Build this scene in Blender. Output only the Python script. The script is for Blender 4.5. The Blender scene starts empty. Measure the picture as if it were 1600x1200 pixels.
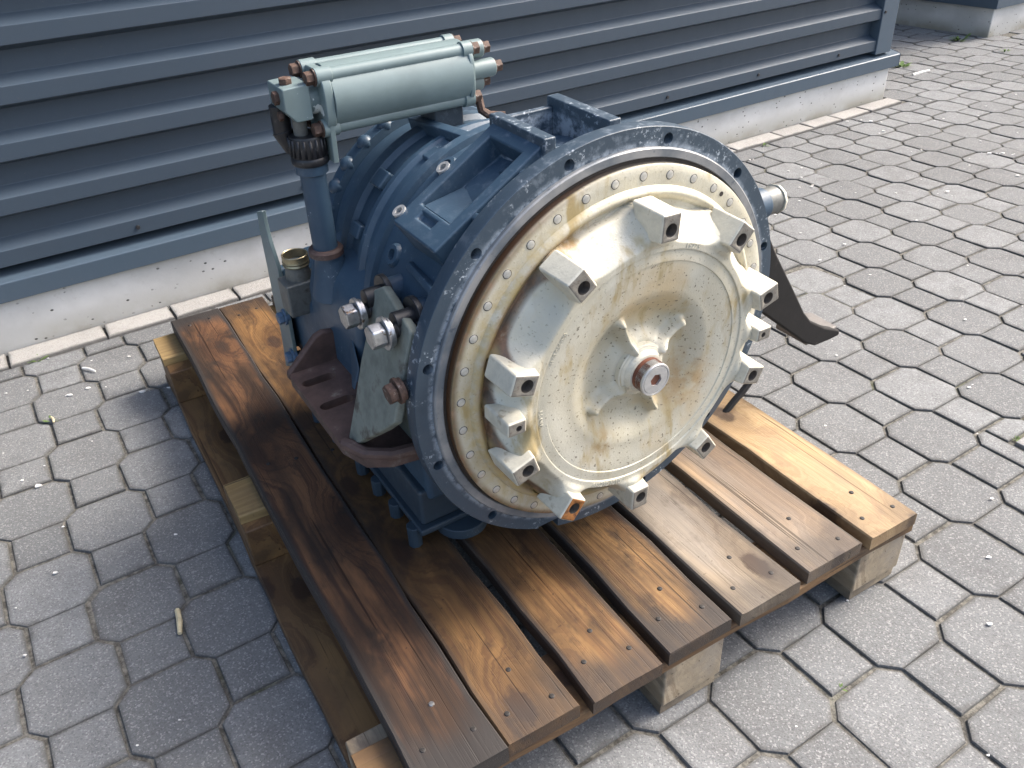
import bpy, bmesh, math, random
from mathutils import Vector, Matrix
import numpy as np
R = math.radians
random.seed(7)
scene = bpy.context.scene
col = scene.collection

# ------------------------------------------------------------------ camera
F_PX, PITCH, ROLL, CAM_H = 1301.57, 0.584373, -0.056842, 0.966522
fwd = Vector((0, math.cos(PITCH), -math.sin(PITCH)))
right0 = Vector((1, 0, 0)); up0 = right0.cross(fwd)
cr, sr = math.cos(ROLL), math.sin(ROLL)
cam_r = right0*cr + up0*sr
cam_u = up0*cr - right0*sr
cam_data = bpy.data.cameras.new('camera'); cam = bpy.data.objects.new('camera', cam_data)
col.objects.link(cam)
M = Matrix.Identity(4)
for i in range(3):
    M[i][0], M[i][1], M[i][2] = cam_r[i], cam_u[i], -fwd[i]
M[2][3] = CAM_H
cam.matrix_world = M
cam_data.sensor_width = 36.0
cam_data.lens = F_PX/1600*36
cam_data.clip_start = 0.02; cam_data.clip_end = 400
scene.camera = cam

# ------------------------------------------------------------------ sky and sun
SUN_EL = R(44)
sun_h = Vector((math.cos(R(24)), math.sin(R(24)), 0)).normalized()
to_sun = Vector((sun_h.x*math.cos(SUN_EL), sun_h.y*math.cos(SUN_EL), math.sin(SUN_EL)))
world = bpy.data.worlds.new('World'); scene.world = world; world.use_nodes = True
wn = world.node_tree
for n_ in list(wn.nodes): wn.nodes.remove(n_)
wo = wn.nodes.new('ShaderNodeOutputWorld'); wb = wn.nodes.new('ShaderNodeBackground')
sk = wn.nodes.new('ShaderNodeTexSky'); sk.sky_type = 'NISHITA'; sk.sun_disc = False
sk.sun_elevation = SUN_EL; sk.sun_rotation = math.atan2(to_sun.x, to_sun.y)
sk.air_density = 1.0; sk.dust_density = 6.0; sk.ozone_density = 1.0
wb.inputs[1].default_value = 0.15
wn.links.new(sk.outputs[0], wb.inputs[0]); wn.links.new(wb.outputs[0], wo.inputs[0])
sl = bpy.data.lights.new('sun', 'SUN'); sun = bpy.data.objects.new('sun', sl); col.objects.link(sun)
sl.energy = 1.5; sl.angle = R(25); sl.color = (1.0, 0.975, 0.945)
sun.rotation_euler = to_sun.to_track_quat('Z', 'Y').to_euler()
sun.location = to_sun*20
scene.view_settings.view_transform = 'Standard'; scene.view_settings.look = 'None'
scene.view_settings.exposure = 1.60; scene.view_settings.gamma = 1.0
scene.view_settings.use_curve_mapping = False
scene.render.engine = 'CYCLES'

# ------------------------------------------------------------------ helpers
def mesh(name, verts, faces, mat=None, smooth=False):
    me = bpy.data.meshes.new(name)
    me.from_pydata([tuple(v) for v in verts], [], faces)
    if mat: me.materials.append(mat)
    if smooth: me.polygons.foreach_set('use_smooth', [True]*len(me.polygons))
    me.update(); return me
def put(name, me, parent=None, loc=None, rot=None, label=None, cat=None, group=None, kind=None):
    o = bpy.data.objects.new(name, me); col.objects.link(o)
    if parent: o.parent = parent
    if loc is not None: o.location = loc
    if rot is not None: o.rotation_euler = rot
    if label: o['label'] = label
    if cat: o['category'] = cat
    if group: o['group'] = group
    if kind: o['kind'] = kind
    return o
class MB:
    """collects shapes, then becomes one mesh"""
    def __init__(s): s.v = []; s.f = []; s.sm = []
    def add(s, v, f, smooth=False):
        b = len(s.v); s.v += [Vector(p) for p in v]; s.f += [tuple(i+b for i in q) for q in f]; s.sm += [smooth]*len(f); return s
    def box(s, a, b):
        x0, y0, z0 = a; x1, y1, z1 = b
        v = [(x0,y0,z0),(x1,y0,z0),(x1,y1,z0),(x0,y1,z0),(x0,y0,z1),(x1,y0,z1),(x1,y1,z1),(x0,y1,z1)]
        return s.add(v, [(3,2,1,0),(4,5,6,7),(0,1,5,4),(1,2,6,5),(2,3,7,6),(3,0,4,7)])
    def lathe(s, prof, axis='Z', seg=48, c=(0,0,0), close=False, smooth=True, a0=0.0):
        n = len(prof); v = []
        for k in range(seg):
            a = a0 + 2*math.pi*k/seg
            for r, z in prof:
                p = (r*math.cos(a), r*math.sin(a), z)
                if axis == 'X': p = (p[2], p[0], p[1])
                elif axis == 'Y': p = (p[1], p[2], p[0])
                v.append((p[0]+c[0], p[1]+c[1], p[2]+c[2]))
        f = []
        m = n if close else n-1
        for k in range(seg):
            k2 = (k+1) % seg
            for j in range(m):
                j2 = (j+1) % n
                f.append((k*n+j, k2*n+j, k2*n+j2, k*n+j2))
        s.add(v, f, smooth)
        b = len(s.v)-len(v)
        if not close:
            for j, rev in ((0, False), (n-1, True)):
                if prof[j][0] > 1e-6:
                    ring = [b+k*n+j for k in range(seg)]
                    s.f.append(tuple(ring if rev else ring[::-1])); s.sm.append(False)
        return s
    def cyl(s, p, q, r, seg=20, r2=None, smooth=True):
        p, q = Vector(p), Vector(q); d = (q-p); L = d.length; d.normalize()
        u = d.orthogonal().normalized(); w = d.cross(u); r2 = r if r2 is None else r2
        v = []
        for k in range(seg):
            a = 2*math.pi*k/seg; e = u*math.cos(a)+w*math.sin(a)
            v += [p+e*r, q+e*r2]
        f = [(2*k, 2*((k+1) % seg), 2*((k+1) % seg)+1, 2*k+1) for k in range(seg)]
        b = len(s.v); s.add(v, f, smooth)
        s.f.append(tuple(b+2*k for k in range(seg))[::-1]); s.sm.append(False)
        s.f.append(tuple(b+2*k+1 for k in range(seg))); s.sm.append(False)
        return s
    def prism(s, pts, vec):
        """pts: planar 3D outline; vec: extrusion"""
        vec = Vector(vec); n = len(pts); pts = [Vector(p) for p in pts]
        nrm = Vector((0,0,0))
        for i in range(n): nrm += (pts[i]-pts[0]).cross(pts[(i+1) % n]-pts[0])
        if nrm.dot(vec) > 0: pts = pts[::-1]
        v = pts+[p+vec for p in pts]
        f = [tuple(range(n)), tuple(range(2*n-1, n-1, -1))]
        f += [(i, i+n, (i+1) % n+n, (i+1) % n) for i in range(n)]
        return s.add(v, f)
    def tube(s, pts, r, seg=10):
        pts = [Vector(p) for p in pts]; n = len(pts); v = []; pu = None
        for i, p in enumerate(pts):
            d = (pts[min(i+1, n-1)]-pts[max(i-1, 0)]).normalized()
            u = d.orthogonal() if pu is None else pu-d*pu.dot(d)
            u.normalize(); pu = u; w = d.cross(u); rr = r[i] if isinstance(r, (list, tuple)) else r
            for k in range(seg):
                a = 2*math.pi*k/seg; v.append(p+(u*math.cos(a)+w*math.sin(a))*rr)
        f = []
        for i in range(n-1):
            for k in range(seg):
                k2 = (k+1) % seg; f.append((i*seg+k, i*seg+k2, (i+1)*seg+k2, (i+1)*seg+k))
        b = len(s.v); s.add(v, f, True)
        s.f.append(tuple(b+k for k in range(seg))[::-1]); s.sm.append(False)
        s.f.append(tuple(b+(n-1)*seg+k for k in range(seg))); s.sm.append(False)
        return s
    def me(s, name, mat, bevel=0.0, seg=2, angle=40, cut=None, cut_last=False):
        me = bpy.data.meshes.new(name); me.from_pydata([tuple(v) for v in s.v], [], s.f)
        me.materials.append(mat); me.polygons.foreach_set('use_smooth', s.sm); me.update()
        if cut is not None or bevel > 0:
            o = bpy.data.objects.new('tmp', me); col.objects.link(o); co = None
            def add_bevel():
                w = o.modifiers.new('w', 'BEVEL'); w.width = bevel; w.segments = seg; w.limit_method = 'ANGLE'; w.angle_limit = R(angle); w.use_clamp_overlap = True
            if bevel > 0 and cut_last: add_bevel()
            if cut is not None:
                cm = bpy.data.meshes.new('cut'); cm.from_pydata([tuple(v) for v in cut.v], [], cut.f); cm.update()
                co = bpy.data.objects.new('tmpcut', cm); col.objects.link(co)
                b = o.modifiers.new('b', 'BOOLEAN'); b.operation = 'DIFFERENCE'; b.object = co; b.solver = 'EXACT'
            if bevel > 0:
                if not cut_last: add_bevel()
                me.polygons.foreach_set('use_smooth', [True]*len(me.polygons))
                wn_ = o.modifiers.new('n', 'WEIGHTED_NORMAL'); wn_.weight = 80; wn_.keep_sharp = False
            dg = bpy.context.evaluated_depsgraph_get()
            new = bpy.data.meshes.new_from_object(o.evaluated_get(dg))
            bpy.data.objects.remove(o)
            if co: bpy.data.objects.remove(co)
            new.name = name; me = new
            if bevel > 0 and not cut_last: return me
        set_sharp(me, 35)
        return me
def set_sharp(me, deg):
    bm = bmesh.new(); bm.from_mesh(me); bm.normal_update()
    t = R(deg)
    for e in bm.edges:
        e.smooth = not (len(e.link_faces) == 2 and e.calc_face_angle(0) > t)
    bm.to_mesh(me); bm.free()

class NT:
    """small node-tree writer"""
    def __init__(s, name):
        s.m = bpy.data.materials.new(name); s.m.use_nodes = True; s.t = s.m.node_tree
        for n in list(s.t.nodes): s.t.nodes.remove(n)
        s.out = s.t.nodes.new('ShaderNodeOutputMaterial'); s.b = s.t.nodes.new('ShaderNodeBsdfPrincipled')
        s.t.links.new(s.b.outputs[0], s.out.inputs[0])
    def n(s, typ, **kw):
        d = s.t.nodes.new(typ)
        for k, v in kw.items(): setattr(d, k, v)
        return d
    def l(s, a, b):
        if isinstance(a, (int, float)): b.default_value = a
        elif isinstance(a, tuple): b.default_value = a if len(a) == 4 or b.type == 'VECTOR' else (*a, 1)
        else: s.t.links.new(a, b)
    def co(s, kind='Object'): return s.n('ShaderNodeTexCoord').outputs[kind]
    def pos(s): return s.n('ShaderNodeNewGeometry').outputs['Position']
    def rnd(s): return s.n('ShaderNodeObjectInfo').outputs['Random']
    def mapv(s, v, scale=(1,1,1), loc=(0,0,0), rot=(0,0,0)):
        m = s.n('ShaderNodeMapping'); s.l(v, m.inputs[0]); m.inputs[1].default_value = loc; m.inputs[2].default_value = rot; m.inputs[3].default_value = scale; return m.outputs[0]
    def noise(s, v, scale, detail=4, rough=0.55, dist=0.0, out=0):
        m = s.n('ShaderNodeTexNoise'); s.l(v, m.inputs['Vector']); m.inputs['Scale'].default_value = scale; m.inputs['Detail'].default_value = detail; m.inputs['Roughness'].default_value = rough; m.inputs['Distortion'].default_value = dist; return m.outputs[out]
    def vor(s, v, scale, feat='F1', out='Distance', rand=1.0):
        m = s.n('ShaderNodeTexVoronoi', feature=feat); s.l(v, m.inputs['Vector']); m.inputs['Scale'].default_value = scale; m.inputs['Randomness'].default_value = rand; return m.outputs[out]
    def mth(s, op, a, b=0.0, c=0.0, clamp=False):
        m = s.n('ShaderNodeMath', operation=op); m.use_clamp = clamp
        s.l(a, m.inputs[0]); s.l(b, m.inputs[1]); s.l(c, m.inputs[2]); return m.outputs[0]
    def vm(s, op, a, b=(0,0,0)):
        m = s.n('ShaderNodeVectorMath', operation=op); s.l(a, m.inputs[0]); s.l(b, m.inputs[1]); return m.outputs[1 if op in ('LENGTH','DOT_PRODUCT') else 0]
    def sep(s, v):
        m = s.n('ShaderNodeSeparateXYZ'); s.l(v, m.inputs[0]); return m.outputs
    def comb(s, x, y, z):
        m = s.n('ShaderNodeCombineXYZ'); s.l(x, m.inputs[0]); s.l(y, m.inputs[1]); s.l(z, m.inputs[2]); return m.outputs[0]
    def rmp(s, v, lo, hi, a=0.0, b=1.0):
        m = s.n('ShaderNodeMapRange', interpolation_type='SMOOTHSTEP'); s.l(v, m.inputs[0])
        for i, x in enumerate((lo, hi, a, b)): m.inputs[i+1].default_value = x
        return m.outputs[0]
    def mix(s, f, a, b, typ='MIX'):
        m = s.n('ShaderNodeMix', data_type='RGBA', blend_type=typ); s.l(f, m.inputs[0]); s.l(a, m.inputs[6]); s.l(b, m.inputs[7]); return m.outputs[2]
    def bump(s, h, strength=0.3, dist=0.002, nrm=None):
        m = s.n('ShaderNodeBump'); s.l(h, m.inputs['Height']); m.inputs['Strength'].default_value = strength; m.inputs['Distance'].default_value = dist
        if nrm is not None: s.l(nrm, m.inputs['Normal'])
        return m.outputs[0]
    def attr(s, name, out='Fac'):
        m = s.n('ShaderNodeAttribute', attribute_name=name); return m.outputs[out]
    def fin(s, color=None, rough=None, metal=None, nrm=None, spec=None):
        if color is not None: s.l(color, s.b.inputs['Base Color'])
        if rough is not None: s.l(rough, s.b.inputs['Roughness'])
        if metal is not None: s.l(metal, s.b.inputs['Metallic'])
        if nrm is not None: s.l(nrm, s.b.inputs['Normal'])
        if spec is not None: s.l(spec, s.b.inputs['Specular IOR Level'])
        return s.m

# ------------------------------------------------------------------ materials
def m_paver(name, base, light=0.0):
    t = NT(name); p = t.pos()
    r = t.mth('FRACT', t.mth('ADD', t.mth('MULTIPLY', t.rnd(), 7.31), t.attr('tone')))
    fine = t.noise(p, 400, 3, 0.75)
    g1 = t.sep(t.vor(p, 480, out='Color'))[0]
    mid = t.noise(p, 26, 4, 0.6)
    c0 = t.mix(t.rmp(r, 0.0, 1.0), tuple(x*0.74 for x in base), tuple(x*1.12 for x in base))
    c1 = t.mix(t.rmp(mid, 0.35, 0.75, 0, .6), c0, (base[0]*0.72, base[1]*0.70, base[2]*0.70))
    c1 = t.mix(t.rmp(t.noise(p, 5.0, 4, .62, .8), 0.50, 0.68, 0, .48), c1, (base[0]*0.55, base[1]*0.53, base[2]*0.53))
    c2 = t.mix(t.rmp(g1, 0.80, 0.97, 0, .42), c1, (0.42, 0.42, 0.41))
    c3 = t.mix(t.rmp(g1, 0.24, 0.10, 0, .45), c2, (0.08, 0.08, 0.082))
    c4 = t.mix(t.rmp(fine, 0.40, 0.66, 0, .25), c3, (base[0]*1.4, base[1]*1.4, base[2]*1.38))
    if light: c4 = t.mix(light, c4, (0.62, 0.60, 0.56))
    rim = t.mth('ADD', t.attr('rim'), t.mth('MULTIPLY', t.mth('SUBTRACT', mid, .5), 1.1))
    c4 = t.mix(t.rmp(rim, .30, 1.0, 0, .62), c4, (0.075, 0.072, 0.065))
    h = t.mth('ADD', t.mth('MULTIPLY', fine, 0.9), t.mth('MULTIPLY', g1, 0.7))
    return t.fin(c4, 0.88, 0.0, t.bump(h, 0.75, 0.0018), 0.3)
M_paver = m_paver('paver_concrete', (0.184, 0.190, 0.191))
M_edging = m_paver('edging_concrete', (0.30, 0.29, 0.27), 0.22)
def m_joint():
    t = NT('joint_dirt'); p = t.pos()
    a = t.noise(p, 90, 5, 0.7); b = t.noise(p, 3.5, 4, 0.6)
    c = t.mix(t.rmp(a, 0.35, 0.7), (0.06, 0.057, 0.05), (0.20, 0.19, 0.165))
    c = t.mix(t.rmp(b, 0.56, 0.72, 0, .55), c, (0.07, 0.085, 0.035))
    return t.fin(c, 0.95, 0, t.bump(a, .6, .004), .2)
M_joint = m_joint()
def m_concrete():
    t = NT('plinth_concrete'); p = t.pos(); z = t.sep(p)[2]
    n1 = t.noise(p, 5, 5, .6); n2 = t.noise(p, 60, 4, .6)
    c = t.mix(t.rmp(n1, .3, .7), (0.43, 0.43, 0.415), (0.57, 0.57, 0.555))
    dirt = t.mth('MULTIPLY', t.rmp(z, 0.075, 0.0), t.rmp(n1, .3, .62))
    c = t.mix(t.mth('MULTIPLY', dirt, .8), c, (0.22, 0.205, 0.15))
    pits = t.vor(t.mapv(p, (1, 1, 1.5)), 42)
    pm = t.mth('MULTIPLY', t.rmp(pits, 0.20, 0.11), t.rmp(t.noise(p, 15, 2), .47, .56))
    c = t.mix(pm, c, (0.07, 0.07, 0.065))
    c = t.mix(t.rmp(n2, .58, .75, 0, .35), c, (0.36, 0.35, 0.33))
    h = t.mth('SUBTRACT', t.mth('MULTIPLY', n2, .5), t.mth('MULTIPLY', pm, 2.0))
    return t.fin(c, .85, 0, t.bump(h, .35, .002), .3)
M_conc = m_concrete()
def m_clad(name, colr, rough=.46, spec=.42):
    t = NT(name); p = t.pos(); z = t.sep(p)[2]
    n = t.noise(t.mapv(p, (1, 1, .35)), 16, 5, .65); n2 = t.noise(p, 130, 3, .6)
    c = t.mix(t.rmp(n, .35, .8, 0, .30), colr, tuple(q*.75 for q in colr))
    c = t.mix(t.rmp(n2, .64, .78, 0, .30), c, (0.14, 0.13, 0.12))
    r = t.mth('ADD', t.rmp(n, .2, .8, rough-.05, rough+.14), 0.0)
    return t.fin(c, r, 0, t.bump(n2, .05, .0006), spec)
M_clad = m_clad('anthracite_cladding', (0.044, 0.064, 0.088))
M_trim = m_clad('anthracite_flashing', (0.064, 0.092, 0.122), .36)

def m_wood(name, c_hi, c_lo, stain=.4, stain_c=(0.035, 0.022, 0.016), seed=0.0, rough=.55, edge=0.0, grey=0.0):
    t = NT(name); co = t.co()
    v = t.vm('ADD', co, (seed*1.37, seed*3.1, seed*.71))
    warp = t.noise(t.mapv(v, (9, 2.2, 9)), 1.0, 3, .5, out=1)
    vv = t.vm('ADD', t.mapv(v, (1, .075, 1)), t.vm('MULTIPLY', warp, (.030, .0, .030)))
    x = t.sep(vv)
    kn_v = t.n('ShaderNodeTexVoronoi', feature='F1', voronoi_dimensions='2D'); t.l(t.mapv(v, (7.0, 3.4, 1)), kn_v.inputs['Vector']); kn_v.inputs['Scale'].default_value = 1.0
    kd = t.mth('ADD', kn_v.outputs['Distance'], t.mth('MULTIPLY', t.mth('SUBTRACT', t.noise(v, 70, 3, .6), .5), .10))
    swirl = t.mth('MULTIPLY', t.rmp(kd, .42, .05), .05)
    rad = t.vm('LENGTH', t.comb(x[0], t.mth('MULTIPLY', x[1], 1.4), t.mth('ADD', x[2], .03)))
    rn_ = t.noise(t.comb(t.mth('MULTIPLY', t.mth('ADD', rad, swirl), 120.0), t.mth('MULTIPLY', x[1], 1.2), seed*3.0), 1.0, 3, .65)
    fib = t.noise(t.mapv(v, (520, 7, 520)), 1.0, 3, .6)
    fib2 = t.noise(t.mapv(v, (60, 1.6, 60)), 1.0, 3, .6)
    big = t.noise(t.mapv(v, (13, 4.2, 13)), 1.0, 4, .62)
    g = t.mth('ADD', t.mth('MULTIPLY', t.rmp(rn_, .35, .68), .5), t.mth('MULTIPLY', fib2, .6))
    c = t.mix(t.rmp(g, .25, .85), c_hi, c_lo)
    c = t.mix(t.rmp(fib, .54, .80, 0, .35), c, tuple(q*.45 for q in c_lo))
    c = t.mix(t.rmp(big, .38, .60, 0, stain), c, stain_c)
    if grey: c = t.mix(t.rmp(t.noise(t.mapv(v, (14, 3, 14)), 1.0, 3, .6), .4, .65, 0, grey), c, (0.21, 0.19, 0.165))
    c = t.mix(t.rmp(kd, .34, .12, 0, .50), c, tuple(q*.55 for q in c_lo))
    c = t.mix(t.rmp(kd, .120, .070, 0, .85), c, (0.035, 0.018, 0.011))
    crack = t.mth('MULTIPLY', t.rmp(t.noise(t.mapv(v, (150, 1.8, 150)), 1.0, 2, .5), .655, .70), .75)
    c = t.mix(crack, c, tuple(q*.25 for q in c_lo))
    blot = t.noise(t.mapv(v, (22, 11, 22)), 1.0, 4, .65)
    c = t.mix(t.rmp(blot, .52, .68, 0, stain), c, stain_c)
    dots = t.rmp(t.noise(v, 160, 2, .5), .70, .76, 0, .6); c = t.mix(dots, c, stain_c)
    if edge > -1:
        e = t.attr('edge'); c = t.mix(t.mth('MULTIPLY', t.rmp(t.mth('ADD', e, t.mth('MULTIPLY', big, .5)), .45, .95), min(1, edge+.25)), c, (0.030, 0.026, 0.024))
    h = t.mth('SUBTRACT', t.mth('SUBTRACT', t.mth('MULTIPLY', g, .3), t.mth('MULTIPLY', t.rmp(fib, .5, .8), .8)), crack)
    rr = t.rmp(big, .35, .7, rough+.12, rough-.04)
    return t.fin(c, rr, 0, t.bump(h, .4, .0012), .4)

def m_blue(name='blue_cast_paint', colr=(0.038, 0.072, 0.110), wear=.55, rough=.42, lip=False):
    t = NT(name); p = t.co()
    n1 = t.noise(p, 9, 4, .6); n2 = t.noise(p, 60, 5, .7); n3 = t.noise(p, 380, 3, .6); n4 = t.noise(p, 22, 4, .6)
    c = t.mix(t.rmp(n1, .3, .75), colr, (colr[0]*.72, colr[1]*.78, colr[2]*.82))
    c = t.mix(t.rmp(n4, .50, .80, 0, .30), c, (colr[0]*1.5+.02, colr[1]*1.35+.02, colr[2]*1.2+.02))
    fine = t.noise(p, 170, 4, .7)
    chips = t.mth('MULTIPLY', t.rmp(fine, .60, .66), t.rmp(n4, .56, .68))
    c = t.mix(t.mth('MULTIPLY', chips, wear), c, (0.36, 0.42, 0.47))
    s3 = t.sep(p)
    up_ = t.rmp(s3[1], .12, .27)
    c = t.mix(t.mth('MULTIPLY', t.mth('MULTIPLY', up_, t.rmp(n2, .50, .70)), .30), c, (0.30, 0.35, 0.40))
    if lip:
        rr_ = t.vm('LENGTH', t.comb(s3[0], s3[1], 0.0))
        lm = t.mth('MULTIPLY', t.rmp(rr_, .2565, .2495), t.rmp(n2, .36, .58))
        c = t.mix(t.mth('MULTIPLY', lm, .55), c, (0.40, 0.46, 0.52))
        lo = t.mth('MULTIPLY', t.rmp(fine, .55, .62), t.rmp(n4, .50, .62)); c = t.mix(t.mth('MULTIPLY', lo, .7), c, (0.45, 0.50, 0.55))
    c = t.mix(t.rmp(n1, .58, .75, 0, .35), c, (colr[0]*.5, colr[1]*.5, colr[2]*.5))
    return t.fin(c, t.rmp(n1, .3, .7, rough-.05, rough+.15), 0, t.bump(t.mth('ADD', n3, t.mth('MULTIPLY', n2, .6)), .16, .001), .5)
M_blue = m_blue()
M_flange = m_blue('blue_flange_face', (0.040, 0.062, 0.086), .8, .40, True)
M_bluedirtshade = m_blue('blue_dirty_shaded_sump', (0.030, 0.048, 0.066), .3, .5)  # darker blue: dirt, plus the deep shadow round the sump put into the colour
def m_lip():
    t = NT('bare_machined_lip'); p = t.co(); n1 = t.noise(p, 12, 4, .6); n2 = t.noise(p, 90, 4, .7)
    c = t.mix(t.rmp(n1, .35, .65), (0.12, 0.14, 0.16), (0.30, 0.30, 0.295))
    c = t.mix(t.rmp(n2, .6, .72, 0, .7), c, (0.05, 0.07, 0.10))
    return t.fin(c, .45, .25, t.bump(n2, .1, .0006))
M_lip = m_lip()
def m_cream():
    """silver-cream painted casting with rust weeping out of the crease"""
    t = NT('cream_cast_paint'); p = t.co(); s3 = t.sep(p)
    r = t.vm('LENGTH', t.comb(s3[0], s3[1], 0.0))
    ang = t.mth('ARCTAN2', s3[1], s3[0])
    n1 = t.noise(p, 14, 4, .6); n2 = t.noise(p, 55, 5, .65); n3 = t.noise(p, 420, 4, .65); n4 = t.noise(p, 260, 2, .5)
    c = t.mix(t.rmp(n1, .3, .7), (0.46, 0.435, 0.345), (0.57, 0.55, 0.46))
    c = t.mix(t.mth('MULTIPLY', t.rmp(n2, .42, .8, 0, .35), t.rmp(r, .10, .20, .5, 1)), c, (0.52, 0.48, 0.33))
    # dusty ring in the dish
    dish = t.mth('MULTIPLY', t.rmp(r, .030, .065), t.rmp(r, .130, .085))
    c = t.mix(t.mth('MULTIPLY', t.mth('MULTIPLY', dish, t.rmp(n1, .30, .60)), .60), c, (0.33, 0.285, 0.18))
    warm = t.mth('MULTIPLY', t.rmp(t.noise(p, 10.0, 3, .5), .54, .70), t.rmp(r, .155, .12))
    c = t.mix(t.mth('MULTIPLY', warm, .55), c, (0.50, 0.36, 0.17))
    # specks
    c = t.mix(t.mth('MULTIPLY', t.rmp(n4, .625, .70), t.rmp(r, .165, .12, .35, .85)), c, (0.12, 0.10, 0.07))
    # old oil film: yellow-brown clouds and runs
    run = t.noise(t.mapv(p, (34, 9, 20)), 1.0, 4, .6)
    c = t.mix(t.mth('MULTIPLY', t.rmp(run, .50, .66), t.rmp(n1, .38, .60)), c, (0.36, 0.285, 0.145))
    lowr = t.mth('MULTIPLY', t.rmp(t.vm('LENGTH', t.vm('SUBTRACT', p, (.075, -.045, .055))), .055, .01), t.rmp(n2, .35, .6))
    c = t.mix(t.mth('MULTIPLY', lowr, .55), c, (0.34, 0.20, 0.07))
    lowl = t.mth('MULTIPLY', t.rmp(t.vm('LENGTH', t.vm('SUBTRACT', p, (-.055, -.085, .058))), .028, .004), t.rmp(n2, .35, .6))
    c = t.mix(t.mth('MULTIPLY', lowl, .7), c, (0.28, 0.185, 0.075))
    # rust in the crease; strongest at the lower left side
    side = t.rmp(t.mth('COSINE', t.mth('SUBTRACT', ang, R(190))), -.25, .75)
    crease = t.mth('MULTIPLY', t.rmp(r, .186, .1905), t.rmp(r, .2105, .1990))
    rust_a = t.mth('MULTIPLY', crease, t.rmp(n2, .15, .42))
    rust_b = t.mth('MULTIPLY', t.rmp(r, .2235, .2325), t.rmp(n1, .2, .5))
    rust = t.mth('MULTIPLY', t.mth('MAXIMUM', rust_a, rust_b), t.mth('ADD', t.mth('MULTIPLY', side, .88), .06))
    rc = t.mix(t.rmp(n2, .35, .60), (0.17, 0.066, 0.018), (0.042, 0.018, 0.010))
    c = t.mix(t.mth('MULTIPLY', rust, .92), c, rc)
    stain = t.mth('MULTIPLY', t.mth('MULTIPLY', t.mth('MULTIPLY', t.rmp(r, .192, .200), t.rmp(r, .226, .206, .35, 1)), t.rmp(n2, .22, .70)), t.mth('ADD', t.mth('MULTIPLY', side, .65), .18))
    c = t.mix(stain, c, (0.42, 0.31, 0.12))
    rim = t.mth('MULTIPLY', t.rmp(s3[2], .0140, .0095), t.rmp(r, .2315, .2328))  # gap shadow and grime on the rim side, put into the colour
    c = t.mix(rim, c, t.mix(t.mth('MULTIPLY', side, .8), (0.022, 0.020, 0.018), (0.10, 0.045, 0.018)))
    return t.fin(c, t.rmp(n2, .3, .7, .40, .56), .12, t.bump(t.mth('ADD', n3, t.mth('MULTIPLY', n4, .6)), .38, .0009), .45)
M_cream = m_cream()
def m_simple(name, colr, rough=.5, metal=0.0, var=.35, scale=40, c2=None, thr=(.5, .7), bump=.15):
    t = NT(name); p = t.co(); n = t.noise(p, scale, 5, .65); n2 = t.noise(p, scale*6, 3, .6)
    c = t.mix(t.rmp(n, .3, .7), tuple(q*(1-var) for q in colr), tuple(min(1, q*(1+var*.5)) for q in colr))
    if c2: c = t.mix(t.rmp(n, thr[0], thr[1]), c, c2)
    return t.fin(c, rough, metal, t.bump(n2, bump, .001))
M_lug = m_simple('cream_lug_paint', (0.56, 0.535, 0.44), .48, .08, .15, 60, (0.34, 0.30, 0.22), (.56, .74), .25)
M_lugface = m_simple('bare_lug_face', (0.22, 0.205, 0.175), .55, .15, .3, 120, (0.10, 0.075, 0.055), (.55, .70), .25)
M_lugrust = m_simple('rusty_lug_face', (0.30, 0.12, 0.03), .75, 0, .4, 90, (0.09, 0.035, 0.015), (.5, .65), .3)
M_hole = m_simple('hole_dark', (0.035, 0.028, 0.023), .7, 0, .3, 200)
M_rivet = m_simple('rivet_steel', (0.55, 0.54, 0.50), .35, .5, .15, 200)
M_plug = m_simple('plug_steel', (0.52, 0.52, 0.51), .38, .55, .12, 90)
M_redband = m_simple('oxide_red_band', (0.16, 0.055, 0.03), .65, 0, .3, 80)
M_black = m_simple('black_rubber_cap', (0.018, 0.018, 0.02), .4, 0, .3, 120, (0.09, 0.085, 0.08), (.62, .74))
M_steel = m_simple('zinc_bolt', (0.50, 0.50, 0.50), .28, .85, .3, 90, (0.14, 0.10, 0.07), (.56, .68))
M_bluebolt = m_simple('blue_painted_bolt', (0.10, 0.16, 0.24), .4, 0, .3, 90, (0.3, 0.34, 0.38), (.6, .7))
M_rustbolt = m_simple('rusty_bolt', (0.090, 0.052, 0.037), .7, .1, .45, 150, (0.30, 0.27, 0.24), (.58, .72))
M_grit = m_simple('threaded_steel_grime', (0.04, 0.04, 0.042), .45, .4, .3, 150)
M_green = m_simple('grey_green_paint', (0.150, 0.200, 0.202), .42, 0, .12, 16, (0.60, 0.64, 0.62), (.655, .67), .05)
M_bracket = m_simple('bracket_green_primer', (0.185, 0.205, 0.175), .62, 0, .35, 26, (0.075, 0.068, 0.055), (.54, .72), .25)
M_rust = m_simple('rusty_brown_foot', (0.092, 0.056, 0.046), .68, .05, .35, 30, (0.21, 0.175, 0.14), (.60, .75), .3)
M_darkfoot = m_simple('shade_dark_bracket', (0.006, 0.0055, 0.0055), .85, .0, .3, 40, (0.045, 0.04, 0.036), (.64, .78), .2)  # near-black carries the shadow the bracket stands in
M_footgrey = m_simple('worn_foot_steel', (0.16, 0.15, 0.14), .6, .2, .3, 40, (0.07, 0.05, 0.04), (.58, .75), .2)
M_brass = m_simple('yellowed_steel_neck', (0.36, 0.31, 0.20), .36, .8, .25, 60)
M_rubber = m_simple('dark_cable', (0.02, 0.018, 0.016), .6)
M_neck = m_simple('grimy_neck_casting', (0.15, 0.155, 0.145), .5, .2, .35, 40, (0.06, 0.05, 0.04), (.5, .7))
M_nail = m_simple('nail_iron', (0.035, 0.032, 0.03), .55, .4, .3, 300)
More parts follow.
